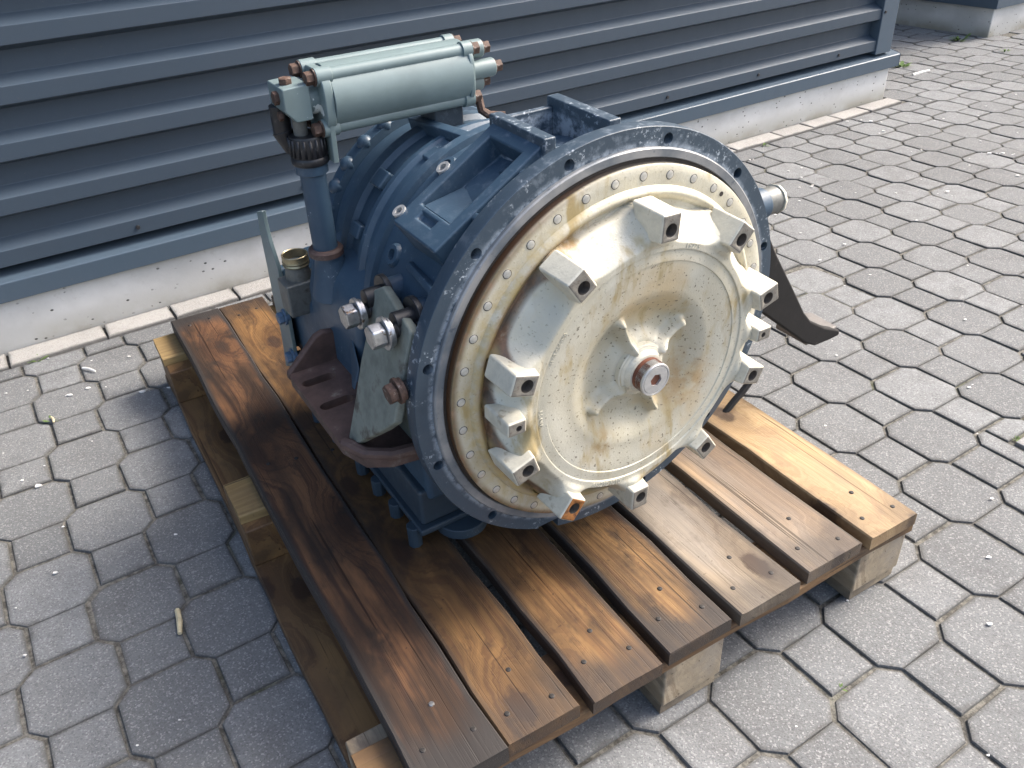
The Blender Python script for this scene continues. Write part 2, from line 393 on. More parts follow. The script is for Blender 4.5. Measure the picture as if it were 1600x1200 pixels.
M_leaf = m_simple('weed_green', (0.10, 0.17, 0.035), .55, 0, .4, 60)
M_straw = m_simple('dry_straw', (0.55, 0.47, 0.30), .8, 0, .25, 60)
M_pale = m_simple('pale_grit', (0.72, 0.70, 0.66), .8, 0, .15, 60)
M_cast = m_simple('cast_iron_cover', (0.20, 0.20, 0.20), .7, .1, .3, 80)

# ------------------------------------------------------------------ ground
WY = R(31.2783)
Wd = Vector((math.cos(WY), math.sin(WY), 0)); Wn = Vector((-math.sin(WY), math.cos(WY), 0))   # along the wall, into the wall
WALL_N = 2.0806
def sn(s, n, z=0.0): return Wd*s + Wn*n + Vector((0, 0, z))
ground = put('pavement', mesh('pavement', [(-60, -60, -.0060), (60, -60, -.0060), (60, 60, -.0060), (-60, 60, -.0060)], [(0, 1, 2, 3)], M_joint), kind='structure')
PY = R(30.9886); Pq = Vector((math.cos(PY), math.sin(PY), 0)); Pp = Vector((Pq.y, -Pq.x, 0))
P0 = Vector((-.717722, 1.108079, 0)); D1, D2 = .112745, .110894
GAP = .0055; BEV = .0032
WS = 1.20; BS = 0.80
def octo():
    w1, w2, b1, b2 = WS*D1/2, WS*D2/2, BS*D1/2, BS*D2/2
    return [(w1, -b2), (w1, b2), (b1, w2), (-b1, w2), (-w1, b2), (-w1, -b2), (-b1, -w2), (b1, -w2)]   # p, q axes
def sq():
    b1, b2 = BS*D1/2, BS*D2/2
    return [(D1-b1, b2), (D1-b1, -b2), (D1+b1, -b2), (D1+b1, b2)]
def ccw(p):
    a = sum(p[i][0]*p[(i+1) % len(p)][1]-p[(i+1) % len(p)][0]*p[i][1] for i in range(len(p)))
    return p if a > 0 else p[::-1]
def inset(poly, d):
    """d: per-edge distances, edge i runs from vertex i to i+1 (ccw)"""
    n = len(poly); out = []
    for i in range(n):
        p0, p1, p2 = poly[i-1], poly[i], poly[(i+1) % n]
        d0, d1 = d[i-1], d[i]
        e0 = (p1[0]-p0[0], p1[1]-p0[1]); e1 = (p2[0]-p1[0], p2[1]-p1[1])
        l0, l1 = math.hypot(*e0), math.hypot(*e1)
        n0 = (-e0[1]/l0, e0[0]/l0); n1 = (-e1[1]/l1, e1[0]/l1)
        det = n0[0]*n1[1]-n0[1]*n1[0]
        if abs(det) < 1e-5: out.append((p1[0]+n0[0]*d0, p1[1]+n0[1]*d0)); continue
        out.append((p1[0]+(d0*n1[1]-d1*n0[1])/det, p1[1]+(n0[0]*d1-n1[0]*d0)/det))
    return out
def stone(mb, poly, shared=None, depth=.03, rnd=None):
    poly = ccw(poly); n = len(poly)
    def is_sh(i):
        if shared is None: return False
        a, b = poly[i], poly[(i+1) % n]
        return abs(a[0]-shared) < 1e-4 and abs(b[0]-shared) < 1e-4
    sh = [is_sh(i) for i in range(n)]
    outer = inset(poly, [0.0 if s else GAP/2 for s in sh])
    if rnd: outer = [(x+rnd.uniform(-.0011, .0011), y+rnd.uniform(-.0011, .0011)) for x, y in outer]
    mid = inset(outer, [BEV*.35 if not s else BEV*.5 for s in sh]); top = inset(outer, [BEV*1.5]*n); flat = inset(outer, [BEV*1.5+.008]*n)
    v = [(x, y, -depth) for x, y in outer]+[(x, y, -BEV) for x, y in outer]+[(x, y, -BEV*.35) for x, y in mid]+[(x, y, -.0004) for x, y in top]+[(x, y, 0) for x, y in flat]
    if shared is not None:
        for i in range(n):
            if sh[i]:
                for q in (i, (i+1) % n):
                    v[n+q] = (v[n+q][0], v[n+q][1], -BEV*1.6)
    f = [tuple(range(4*n, 5*n))]
    for i in range(n):
        j = (i+1) % n
        for k in range(4): f.append((k*n+i, k*n+j, (k+1)*n+j, (k+1)*n+i))
    mb.add(v, f); mb.rim = getattr(mb, 'rim', [])+[1.0]*(2*n)+[.85]*n+[.55]*n+[.0]*n
def to_world2(pq): return (Pp.x*pq[0]+Pq.x*pq[1], Pp.y*pq[0]+Pq.y*pq[1])
def clip(poly, a, b, c):
    """keep a*x+b*y <= c"""
    out = []
    for i in range(len(poly)):
        p, q = poly[i], poly[(i+1) % len(poly)]
        dp, dq = a*p[0]+b*p[1]-c, a*q[0]+b*q[1]-c
        if dp <= 0: out.append(p)
        if dp*dq < 0:
            t = dp/(dp-dq); out.append((p[0]+(q[0]-p[0])*t, p[1]+(q[1]-p[1])*t))
    return out
variants = []
rv = random.Random(3)
b1 = BS*D1/2
for k in range(8):
    mb = MB(); stone(mb, octo(), D1-b1, rnd=rv); stone(mb, sq(), D1-b1, rnd=rv); variants.append(mb)
def stone_me(mb, name, mat):
    me = mb.me(name, mat); a = me.attributes.new('rim', 'FLOAT', 'POINT'); a.data.foreach_set('value', mb.rim); return me
var_me = [stone_me(v, 'paving_stone', M_paver) for v in variants]
def on_screen(P):
    d = P-Vector((0, 0, CAM_H)); z = d.dot(fwd)
    if z < .05: return None
    return 800+F_PX*d.dot(cam_r)/z, 600-F_PX*d.dot(cam_u)/z, z
DRAIN = Vector((.899, 1.178, 0)); DR_L = .30
def in_drain(P, m=0.0):
    d = P-DRAIN; a = d.dot(Pq); b = d.dot(Pp); return -m < a < DR_L+m and -m < b < DR_L+m
def in_build(P):
    s, n = P.dot(Wd), P.dot(Wn)
    return (s < 3.06 and n > WALL_N+.05) or (s > 4.42 and n > 2.49)
def under_pallet(P):
    d = P-Vector((-.15542, .46771, 0)); a = d.dot(Vector((.87457, .48490, 0))); b = d.dot(Vector((-.48490, .87457, 0)))
    return .02 < a < .80 and .03 < b < 1.2
EDGE_N = WALL_N-.078
cands = []; cut_list = []; drain_list = []
for i in range(-62, 40):
    for j in range(-30, 62):
        if (i+j) % 2: continue
        P = P0+Pp*(D1*i)+Pq*(D2*j); Pc = P+Pp*(D1*.4)
        if P.x < -3.2 or P.x > 5.2 or P.y < -1.0 or P.y > 7.2 or in_build(P): continue
        if in_drain(Pc, .10): drain_list.append(P); continue
        nn = P.dot(Wn); s = P.dot(Wd)
        if s < 3.13 and nn+.09 > EDGE_N:
            cut_list.append(P); continue
        sc = on_screen(Pc)
        vis = sc is not None and -90 < sc[0] < 1690 and -70 < sc[1] < 1290
        size = (1/sc[2]**2 if vis else 0)
        if vis and under_pallet(Pc): size *= .02
        # stones hidden behind the machine are not counted among the visible ones
        cands.append((size, vis, P))
cands.sort(key=lambda c: -c[0])
rs = random.Random(11)
stuff = MB(); tones = []; rims = []
for k, (size, vis, P) in enumerate(cands):
    tilt = (rs.gauss(0, .0040), rs.gauss(0, .0040)); dz = -abs(rs.gauss(0, .0012)); ti = rs.randrange(8); tone = rs.random()
    if k < 285 and vis:
        o = put('paving_stone', var_me[ti], ground, (P.x, P.y, dz-.0005))
        o.rotation_euler = (tilt[0], tilt[1], math.atan2(Pp.y, Pp.x))
    else:
        vb = variants[ti]; b = len(stuff.v)
        for q in vb.v:
            x, y = to_world2((q.x, q.y)); stuff.v.append(Vector((P.x+x, P.y+y, q.z+dz-.0005+q.x*tilt[1]+q.y*tilt[0])))
        stuff.f += [tuple(a+b for a in f) for f in vb.f]; stuff.sm += [False]*len(vb.f); tones += [tone]*len(vb.v); rims += vb.rim
# the local q axis must stay left-handed free: mesh x = p, y = q' ; p x q points down, so far stones use world axes directly
stuff.rim = rims; me = stone_me(stuff, 'far_paving_stones', M_paver)
at = me.attributes.new('tone', 'FLOAT', 'POINT'); at.data.foreach_set('value', tones)
put('far_paving_stones', me, ground, kind='stuff')
# stones cut along the wall and the light edging row in front of the plinth
nx, ny = Wn.x, Wn.y
for P in cut_list:
    mb = MB(); ok = False
    for poly in (octo(), sq()):
        wp = [(P.x+to_world2(p)[0], P.y+to_world2(p)[1]) for p in poly]
        wp = clip(ccw(wp), nx, ny, EDGE_N)
        wp = [p for a, p in enumerate(wp) if math.hypot(p[0]-wp[a-1][0], p[1]-wp[a-1][1]) > .004]
        if len(wp) >= 3:
            ar = abs(sum(wp[a][0]*wp[(a+1) % len(wp)][1]-wp[(a+1) % len(wp)][0]*wp[a][1] for a in range(len(wp))))/2
            cx = sum(p[0] for p in wp)/len(wp); cy = sum(p[1] for p in wp)/len(wp)
            if ar > .0012:
                stone(mb, [(x-P.x, y-P.y) for x, y in wp]); ok = True
    if ok:
        put('cut_paving_stone', stone_me(mb, 'cut_paving_stone', M_paver), ground, (P.x, P.y, -abs(rs.gauss(0, .001))))
dq, dp_ = DRAIN.dot(Pq), DRAIN.dot(Pp)
for P in drain_list:
    for side_ in (0, 1, 2, 3):
        mb = MB(); ok = False
        for poly in (octo(), sq()):
            wp = ccw([(P.x+to_world2(p)[0], P.y+to_world2(p)[1]) for p in poly])
            if side_ == 0: wp = clip(wp, Pq.x, Pq.y, dq-.001)
            elif side_ == 3: wp = clip(wp, -Pq.x, -Pq.y, -dq-DR_L-.001)
            else:
                wp = clip(clip(wp, -Pq.x, -Pq.y, -dq+.001), Pq.x, Pq.y, dq+DR_L+.001) if len(wp) > 2 else []
                if len(wp) > 2: wp = clip(wp, Pp.x, Pp.y, dp_-.001) if side_ == 1 else clip(wp, -Pp.x, -Pp.y, -dp_-DR_L-.001)
            wp = [p for a, p in enumerate(wp) if math.hypot(p[0]-wp[a-1][0], p[1]-wp[a-1][1]) > .004]
            if len(wp) >= 3 and abs(sum(wp[a][0]*wp[(a+1) % len(wp)][1]-wp[(a+1) % len(wp)][0]*wp[a][1] for a in range(len(wp))))/2 > .0012:
                stone(mb, [(x-P.x, y-P.y) for x, y in wp]); ok = True
        if ok: put('cut_paving_stone', stone_me(mb, 'cut_paving_stone', M_paver), ground, (P.x, P.y, -.001))
s = -1.9
while s < 3.08:
    L = rs.uniform(.15, .235); j = rs.uniform(-.004, .004)
    c = sn(s+L/2, EDGE_N+.037)
    pts = []
    for (a, b) in ((-L/2, -.037+j), (L/2, -.037-j), (L/2, .040), (-L/2, .040)):
        q = Wd*a+Wn*b; pts.append((q.x, q.y))
    mb = MB(); stone(mb, pts, rnd=rs); put('edging_stone', stone_me(mb, 'edging_stone', M_edging), ground, (c.x, c.y, .004+rs.uniform(-.002, .003)))
    s += L

# ------------------------------------------------------------------ buildings
def wall_matrix(s, n):
    m = Matrix.Identity(4)
    for k in range(3): m[k][0], m[k][1] = Wd[k], Wn[k]
    p = sn(s, n); m[0][3], m[1][3] = p.x, p.y; return m
def clad_profile(z0, z1):
    """(n, z) from bottom to top; n negative = proud of the panel"""
    pts = []; z = z0
    pr, D, h, flat, per = 0.0, .036, .0185, .036, .1125
    while z < z1:
        pts += [(-D, z), (-D, z+flat), (0, z+flat+h), (0, z+per-.013)]
        z += per
    pts.append((-D, z)); return pts
hall = put('clad_hall', None, label='dark anthracite ribbed metal hall wall on white concrete plinth behind the pallet', cat='building')
hall.matrix_world = wall_matrix(0, WALL_N)
S0, S1, HT = -5.0, 3.085, 3.35
mb = MB(); mb.box((S0, 0, -.05), (S1, 5, .150)); put('plinth', mb.me('plinth', M_conc, .004), hall)
prof = clad_profile(.203, HT-.15)
mb = MB(); v = []; n = len(prof)
SX = (S0, 2.975)
off = .036
v = [(SX[0], p[0]+off, p[1]) for p in prof]+[(SX[1], p[0]+off, p[1]) for p in prof]
mb.add(v, [(i, i+n, i+1+n, i+1) for i in range(n-1)])
put('ribbed_cladding_sheet', mb.me('ribbed_cladding_sheet', M_clad, .0014, 2, 20), hall)
mb = MB(); mb.box((S0, .055, .12), (S1-.03, 4.9, HT)); put('wall_core', mb.me('wall_core', M_clad), hall)
# drip flashing: sloped ledge and front drip
mb = MB()
fl = [(-.018, .128), (-.018, .172), (-.014, .1755), (.054, .190), (.054, .186), (-.012, .169), (-.012, .128)]
m_ = len(fl)
def fl_sec(s_, k=0.0): return [(s_, a, b) for a, b in fl]
v = fl_sec(S0)+fl_sec(S1+.028)
mb.add(v, [(i, (i+1) % m_, (i+1) % m_+m_, i+m_) for i in range(m_)]+[tuple(range(m_)), tuple(range(2*m_-1, m_-1, -1))])
mb.box((S1+.0255, -.0175, .128), (S1+.028, 4.5, .172))
mb.box((S1-.02, -.0, .1715), (S1+.0255, 4.5, .1745))
put('drip_flashing', mb.me('drip_flashing', M_trim, .0012, 2), hall)
mb = MB(); mb.box((2.972, -.006, .188), (3.062, .10, HT)); mb.box((3.0, .098, .188), (3.061, 4.95, HT))
put('corner_post', mb.me('corner_post', M_trim, .003, 2), hall)
mb = MB(); mb.box((S0-.05, -.05, HT), (S1+.03, 5.0, HT+.10)); put('roof_edge', mb.me('roof_edge', M_trim), hall)
scr = MB().cyl((0, 0, 0), (0, -.004, 0), .005, 8).me('screw', M_grit)
for (a, b) in ((2.985, .34), (2.985, .57), (2.985, .80)): put('screw', scr, hall, (a, -.006, b))
for k in range(9): put('screw', scr, hall, (-.6+k*.42, 0, .22))
hall2 = put('clad_hall', None, label='far second hall corner with weathered concrete plinth and dark cladding', cat='building')
hall2.matrix_world = wall_matrix(4.376, 2.439)
mb = MB(); mb.box((0, 0, -.05), (6, 5, .135)); put('plinth', mb.me('plinth', M_conc, .006), hall2)
mb = MB(); mb.box((-.02, -.02, .132), (6, 5, .18)); put('drip_flashing', mb.me('drip_flashing', M_trim, .002), hall2)
mb = MB(); pr2 = clad_profile(.185, 3.2)
n = len(pr2); v = [(.03, p[0]+.04, p[1]) for p in pr2]+[(6, p[0]+.03, p[1]) for p in pr2]
mb.add(v, [(i, i+n, i+1+n, i+1) for i in range(n-1)])
v = [(p[0]+.03, .03, p[1]) for p in pr2]+[(p[0]+.03, 5, p[1]) for p in pr2]
mb.add(v, [(i+1, i+1+n, i+n, i) for i in range(n-1)])
put('ribbed_cladding_sheet', mb.me('ribbed_cladding_sheet', M_clad), hall2)
mb = MB(); mb.box((.06, .06, .15), (5.9, 4.9, 3.3)); put('wall_core', mb.me('wall_core', M_clad), hall2)

# ------------------------------------------------------------------ pallet
pal = put('wooden_pallet', None, loc=(-.155424, .467709, 0), label='oil-stained brown wooden pallet with seven top boards carrying the gearbox', cat='pallet')
pal.rotation_euler = (0, 0, math.atan2(.484898, .874571))
PL, PW, ZT = 1.236, .829, .1325
woods = [
 m_wood('board_dark_red', (0.165, 0.080, 0.036), (0.062, 0.029, 0.016), .8, (0.020, 0.015, 0.012), 1.0, .50, .85),
 m_wood('board_umber', (0.185, 0.100, 0.036), (0.105, 0.052, 0.021), .65, (0.030, 0.019, 0.013), 2.0, .50, .3),
 m_wood('board_orange', (0.225, 0.122, 0.045), (0.125, 0.060, 0.023), .70, (0.030, 0.019, 0.013), 3.0, .46, .5),
 m_wood('board_golden', (0.225, 0.128, 0.050), (0.120, 0.060, 0.024), .75, (0.030, 0.019, 0.013), 4.0, .46, .6),
 m_wood('board_grey_tan', (0.30, 0.235, 0.160), (0.19, 0.140, 0.090), .65, (0.070, 0.052, 0.040), 5.0, .55, .3, .65),
 m_wood('board_tan', (0.33, 0.230, 0.135), (0.21, 0.138, 0.076), .60, (0.11, 0.085, 0.07), 6.0, .52, .3, .45),
 m_wood('board_pale_yellow', (0.45, 0.315, 0.165), (0.32, 0.205, 0.100), .40, (0.20, 0.135, 0.085), 7.0, .50, .1)]
M_under = m_wood('underside_wood', (0.22, 0.125, 0.050), (0.12, 0.062, 0.026), .4, (0.05, 0.035, 0.025), 9.0)
M_block = m_wood('block_wood', (0.40, 0.33, 0.23), (0.24, 0.185, 0.12), .45, (0.10, 0.085, 0.07), 12.0, .7, 0, .6)
M_yellow = m_wood('fresh_stringer_wood', (0.38, 0.265, 0.11), (0.26, 0.17, 0.065), .4, (0.16, 0.10, 0.05), 14.0, .65)
def plank(name, x0, x1, y0, y1, z0, z1, mat, long='y', wob=.0022, seed=0):
    """a plank with slightly wavering edges, mesh y along its length, centred on its own origin"""
    rr = random.Random(seed); L = (y1-y0) if long == 'y' else (x1-x0); Wd_ = (x1-x0) if long == 'y' else (y1-y0)
    ns = max(2, int(L/.08)); T = z1-z0; b = .0022; v = []; f = []; edge = []
    sec = [(-1, 0, b), (-1, T-b, 0), (-1+.9*b/Wd_*2, T, 0), (-.82, T, 0), (0, T, 0), (.82, T, 0), (1-.9*b/Wd_*2, T, 0), (1, T-b, 0), (1, 0, 0)]
    for i in range(ns+1):
        yy = -L/2+L*i/ns; dl = rr.uniform(-wob, wob); dr = rr.uniform(-wob, wob); dz = rr.uniform(-.0006, .0006)
        for (a, zz, _) in sec:
            x = a*Wd_/2+(dl if a < 0 else dr if a > 0 else 0)*abs(a); yo = rr.uniform(-.0007, .0007) if i in (0, ns) else 0
            v.append((x, yy+yo, zz-T/2+(dz if zz > T/2 else 0)))
            edge.append(max(abs(a)**6, .9 if i in (0, ns) else 0))
    m = len(sec)
    for i in range(ns):
        for k in range(m):
            k2 = (k+1) % m; f.append((i*m+k, i*m+k2, (i+1)*m+k2, (i+1)*m+k))
    f.append(tuple(range(m))[::-1]); f.append(tuple(ns*m+k for k in range(m)))
    f = [q[::-1] for q in f]
    me = mesh(name, v, f, mat); set_sharp(me, 30)
    a_ = me.attributes.new('edge', 'FLOAT', 'POINT'); a_.data.foreach_set('value', edge)
    o = put(name, me, pal, ((x0+x1)/2, (y0+y1)/2, (z0+z1)/2))
    if long == 'x': o.rotation_euler = (0, 0, R(-90))
    return o
us = [(.044, .1460), (.1475, .243), (.260, .360), (.376, .477), (.488, .592), (.611, .714), (.732, .827)]
blabel = ['dark red-brown board, outermost', None, None, 'golden board with big swirling knot', 'greyed weathered board', None, 'pale yellow board, cleanest']
zb = ZT-.0215
for k, (a, b) in enumerate(us):
    o = plank('top_board', a, b, (0, .004, -.003, .003, .0, .005, .002)[k], PL+(0, .004, -.003, .002, 0, .003, -.002)[k], zb, ZT+(.0045 if k == 0 else 0), woods[k], seed=k+1)
    if blabel[k]: o['label'] = blabel[k]
o = plank('stringer_board', 0, PW, .006, .102, .0935, zb-.0004, M_under, 'x', seed=21)
o = plank('stringer_board', .002, PW-.002, .57, .665, .0935, zb-.0004, M_yellow, 'x', seed=22)
o = plank('stringer_board', 0, PW, PL-.104, PL-.004, .0935, zb-.0004, M_yellow, 'x', seed=23)
bx = [(.002, .100), (.376, .474), (.727, .826)]; by = [(.009, .135), (.55, .685), (PL-.140, PL-.006)]
for i, (a, b) in enumerate(bx):
    for j, (c, d) in enumerate(by):
        mb = MB(); mb.box((-(b-a)/2, -(d-c)/2, -.0365), ((b-a)/2, (d-c)/2, .0365))
        put('spacer_block', mb.me('spacer_block', M_block if i or j == 0 else M_under, .003), pal, ((a+b)/2, (c+d)/2, .0202+.0365))
    plank('skid_board', a-.001 if i == 0 else a+.003, b+.001 if i == 0 else b-.003, .006 if i == 0 else .013, PL-.003, .0005, .0198, M_under if i == 0 else M_block, seed=31+i)
nail_me = MB().lathe([(0, .0012), (.0028, .0010), (.0036, .0002), (.0038, -.004)], seg=8).me('nail', M_nail)
nail_hi = MB().lathe([(0, .0016), (.0030, .0014), (.0038, .0002), (.0038, -.004)], seg=10).me('nail', M_steel)
rn = random.Random(5)
for k, (a, b) in enumerate(us):
    for (y, cnt) in ((.045, 3), (.617, 2), (PL-.05, 2)):
        for q in range(cnt):
            fx = ((.22, .55, .80) if cnt == 3 else (.3, .72))[q]
            yy = y+((0, .045, -.01)[q] if cnt == 3 else rn.uniform(-.02, .02))+rn.uniform(-.008, .008)
            put('nail', nail_hi if (k == 0 and q == 1 and cnt == 3) else nail_me, pal, (a+(b-a)*fx, yy, ZT+(.0045 if k == 0 else 0)))

# ------------------------------------------------------------------ gearbox
AZ, TILT = R(-59.26047), R(-1.95273)
ez = Vector((math.cos(TILT)*math.cos(AZ), math.cos(TILT)*math.sin(AZ), math.sin(TILT)))
ex = Vector((0, 0, 1)).cross(ez).normalized(); ey = ez.cross(ex)
CF = Vector((.1251267, .8738824, .4317806))
YB = .2993
gm = Matrix.Identity(4)
for i in range(3): gm[i][0], gm[i][1], gm[i][2] = ex[i], ey[i], ez[i]
base = CF-ey*YB
for i in range(3): gm[i][3] = base[i]
gb = put('gearbox', None, label='blue truck gearbox with cream torque converter standing on the pallet', cat='gearbox')
gb.matrix_world = gm
CAM_L = Vector(((Vector((0, 0, CAM_H))-CF).dot(ex), (Vector((0, 0, CAM_H))-CF).dot(ey), (Vector((0, 0, CAM_H))-CF).dot(ez)))
def px(p, pt, nrm):
    """photo pixel -> point on a plane of the gearbox frame"""
    d = fwd+cam_r*((p[0]-800)/F_PX)-cam_u*((p[1]-600)/F_PX)
    d = Vector((d.dot(ex), d.dot(ey), d.dot(ez))); pt, nrm = Vector(pt), Vector(nrm)
    return CAM_L+d*((pt-CAM_L).dot(nrm)/d.dot(nrm))
def part(name, me, parent=None, loc=(0, 0, 0), rot=None, label=None):
    """direct parts hang on the gearbox at flange height; sub-parts hang on their part"""
    if parent is None: return put(name, me, gb, (loc[0], loc[1]+YB, loc[2]), rot, label)
    return put(name, me, parent, loc, rot, label)
def ypal(Z): return -.2993+.0341*Z+.0004
def pol(r, a, z=0.0): return Vector((r*math.cos(R(a)), r*math.sin(R(a)), z))

# bell housing behind the flange
bell_prof = [(.262, -.018), (.252, -.030), (.243, -.040), (.236, -.075), (.230, -.12), (.222, -.17), (.216, -.215), (.215, -.222), (.2225, -.224), (.2225, -.240), (.214, -.2425)]
mb = MB().lathe(bell_prof, seg=96)
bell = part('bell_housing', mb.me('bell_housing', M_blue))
# flange ring with twelve bolt holes and a notch at the bottom
mb = MB().lathe([(.2480, -.0005), (.2695, -.0005), (.2705, -.002), (.2705, -.020), (.266, -.024), (.248, -.024)], seg=144, close=True)
cut = MB()
for k in range(12):
    a = -104.84-30*k; c = pol(.2570, a); cut.cyl(c+Vector((0, 0, .02)), c-Vector((0, 0, .06)), .0066, 16)
cut.box((-.112, -.30, -.1), (-.080, -.2425, .05))
part('flange_ring', mb.me('flange_ring', M_flange, .0008, 1, 50, cut), bell)
mb = MB().lathe([(.2485, -.0225), (.2485, .0035), (.2470, .0050), (.2385, .0050), (.2375, .0040), (.2375, -.0225)], seg=144, close=True)
part('pilot_lip', mb.me('pilot_lip', M_lip), bell)
mb = MB().lathe([(.2378, .003), (.2378, -.05), (.10, -.055)], seg=96)
part('inner_wall', mb.me('inner_wall', M_hole), bell)
# stiffening ribs behind the flange
for a, zz, hh in ((128, -.10, .030), (149, -.13, .034), (162, -.10, .03), (176, -.12, .034), (192, -.13, .032), (207, -.14, .034), (224, -.14, .03), (30, -.12, .03), (5, -.12, .03), (330, -.12, .03), (112, -.10, .026)):
    t_ = Vector((-math.sin(R(a)), math.cos(R(a)), 0))*.0045
    pts = [pol(.225, a, -.020)-t_, pol(.264, a, -.021)-t_, pol(.252, a, -.050)-t_, pol(.236, a, zz)-t_, pol(.215, a, zz-.02)-t_]
    part('stiffening_rib', MB().prism(pts, t_*2).me('stiffening_rib', M_blue, .002), bell)
for a, zz in ((150.5, -.185), (118, -.20), (171, -.19)):
    c = pol(.222, a, zz); d = pol(1, a)
    part('casting_boss', MB().lathe([(.016, -.03), (.015, .0), (.012, .004), (.007, .004), (.006, -.006), (0, -.006)], seg=20).me('casting_boss', M_blue),
         bell, c, (0, 0, 0)).rotation_euler = d.to_track_quat('Z', 'Y').to_euler()

# cylindrical gear case
case_prof = [(.2135, -.2425), (.2135, -.247), (.205, -.252), (.201, -.268), (.199, -.290), (.2045, -.296), (.2045, -.304), (.196, -.310), (.1925, -.330), (.1905, -.352), (.197, -.358), (.197, -.378), (.188, -.384), (.182, -.41), (.179, -.438), (.190, -.4405), (.190, -.462), (.187, -.464), (.186, -.474), (.150, -.477), (.146, -.53), (.12, -.545), (.06, -.548), (.055, -.60)]
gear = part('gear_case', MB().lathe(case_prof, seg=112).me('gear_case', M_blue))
dome = MB().lathe([(.0125, -.012), (.0125, .004), (.0115, .0085), (.0085, .0125), (.0045, .0145), (0, .015)], seg=18).me('domed_case_bolt', M_blue)
for k in range(18):
    a = 92+k*10.5 if k < 12 else 92+k*15
    o = part('domed_case_bolt', dome, gear, pol(.166, 30+k*20, -.4765)+Vector((0, 0, 0)))
    o.rotation_euler = (math.pi, 0, 0)
for a in (112, 124, 136, 147, 157, 166, 100):
    c = pol(.183, a, -.452); o = part('domed_case_bolt', dome, gear, c); o.rotation_euler = pol(1, a, .25).to_track_quat('Z', 'Y').to_euler()
# raised pads and a longitudinal bar on the case
for a, z0, z1, w in ((133, -.318, -.346, .013), (155, -.318, -.346, .010), (112, -.272, -.290, .02)):
    t_ = Vector((-math.sin(R(a)), math.cos(R(a)), 0))*w; up = pol(.012, a)
    c = pol(.192, a); part('case_pad', MB().prism([c-t_+Vector((0, 0, z0)), c+t_+Vector((0, 0, z0)), c+t_+Vector((0, 0, z1)), c-t_+Vector((0, 0, z1))], up).me('case_pad', M_blue, .003), gear)
p0 = pol(.197, 104, -.405); p1 = pol(.218, 104, -.232); t_ = Vector((-math.sin(R(104)), math.cos(R(104)), 0))*.007
part('longitudinal_bar', MB().prism([p0-t_-pol(.03, 104), p0-t_+pol(.004, 104), p1-t_+pol(.004, 104), p1-t_-pol(.03, 104)], t_*2).me('longitudinal_bar', M_blue, .002), gear)

# lower gear casing, left shoulder
sec = [(-.236, -.20), (-.240, -.10), (-.238, -.02), (-.226, .022), (-.205, .040), (-.165, .060), (-.12, .13), (.10, .13), (.19, .02), (.205, -.20)]
mb = MB().prism([(x, y, -.235) for x, y in sec], (0, 0, -.182))
side = part('side_casing', mb.me('side_casing', M_blue, .012, 3, 25))
mb = MB().prism([(-.236, -.20, -.40), (-.240, -.10, -.40), (-.236, -.055, -.40), (-.19, -.03, -.40), (.15, -.03, -.40), (.18, -.2, -.40)], (0, 0, -.17))
part('rear_casing', mb.me('rear_casing', M_blue, .010, 3, 25), side)
mb = MB().prism([(-.225, -.06, -.10), (-.222, -.22, -.10), (.20, -.22, -.10), (.20, -.06, -.10)], (0, 0, -.30))
part('lower_casing', mb.me('lower_casing', M_blue, .010, 3), side)
mb = MB().lathe([(.032, -.05), (.0235, -.014), (.0205, .004), (.0200, .010), (.0200, .014)], axis='Y', seg=32, c=(-.2185, .040, -.352))
part('pipe_socket', mb.me('pipe_socket', M_blue), side)
mb = MB().lathe([(.0240, 0), (.0240, .007), (.0215, .010), (.017, .010)], axis='Y', seg=28, c=(-.2215, .0535, -.352))
part('rust_collar', mb.me('rust_collar', M_rust), side)
for (y0, z0) in ((-.03, -.27), (-.07, -.24)):
    part('casting_web', MB().prism([(-.236, y0, z0), (-.236, y0-.05, z0), (-.262, y0-.05, z0+.05), (-.25, y0-.02, z0+.05)], (0, .0, .01)).me('casting_web', M_blue, .002), side)
mb = MB().box((-.250, -.100, -.580), (-.20, -.060, -.50)).box((-.246, -.20, -.57), (-.20, -.05, -.55))
part('end_lug', mb.me('end_lug', M_blue, .006), side)

# oil sump
mb = MB()
def sump_box(x0, x1, y0, y1, z0, z1): mb.prism([(x0, y0, z1), (x1, y0, z1), (x1, y0+.0341*0, z0), (x0, y0, z0)], (0, y1-y0, 0))
sump_box(-.233, .205, -.262, -.200, -.50, -.106)
sump = part('oil_sump', mb.me('oil_sump', M_bluedirtshade, .006))
mb = MB(); mb.box((-.239, -.273, -.51), (.215, -.2625, -.099)); part('sump_rim', mb.me('sump_rim', M_bluedirtshade, .003), sump)
mb = MB(); mb.prism([(-.20, -.2725, -.13), (.18, -.2725, -.13), (.18, -.2725, -.48), (-.20, -.2725, -.48)], (0, -.020, 0)); part('sump_pan', mb.me('sump_pan', M_bluedirtshade, .006), sump)
for Z in (-.122, -.180, -.240, -.300, -.40, -.49):
    for X in (-.231, .208):
        zt = ypal(Z) if Z in (-.122, -.49) else ypal(Z)+.012
        mb = MB().cyl((X-.009 if X < 0 else X, -.2665, Z), (X-.009 if X < 0 else X, zt, Z), .0110, 8, .0105, smooth=False)
        part('sump_lug', mb.me('sump_lug', M_bluedirtshade, .0015), sump)
mb = MB().cyl((-.17, -.2725, -.112), (-.17, -.289, -.112), .038, 28); part('drain_boss', mb.me('drain_boss', M_bluedirtshade, .002), sump)
part('sump_swage', MB().lathe([(.0, .014), (.016, .012), (.024, .004), (.026, -.004)], axis='Z', seg=24, c=(-.175, -.165, -.104)).me('sump_swage', M_bluedirtshade), sump)

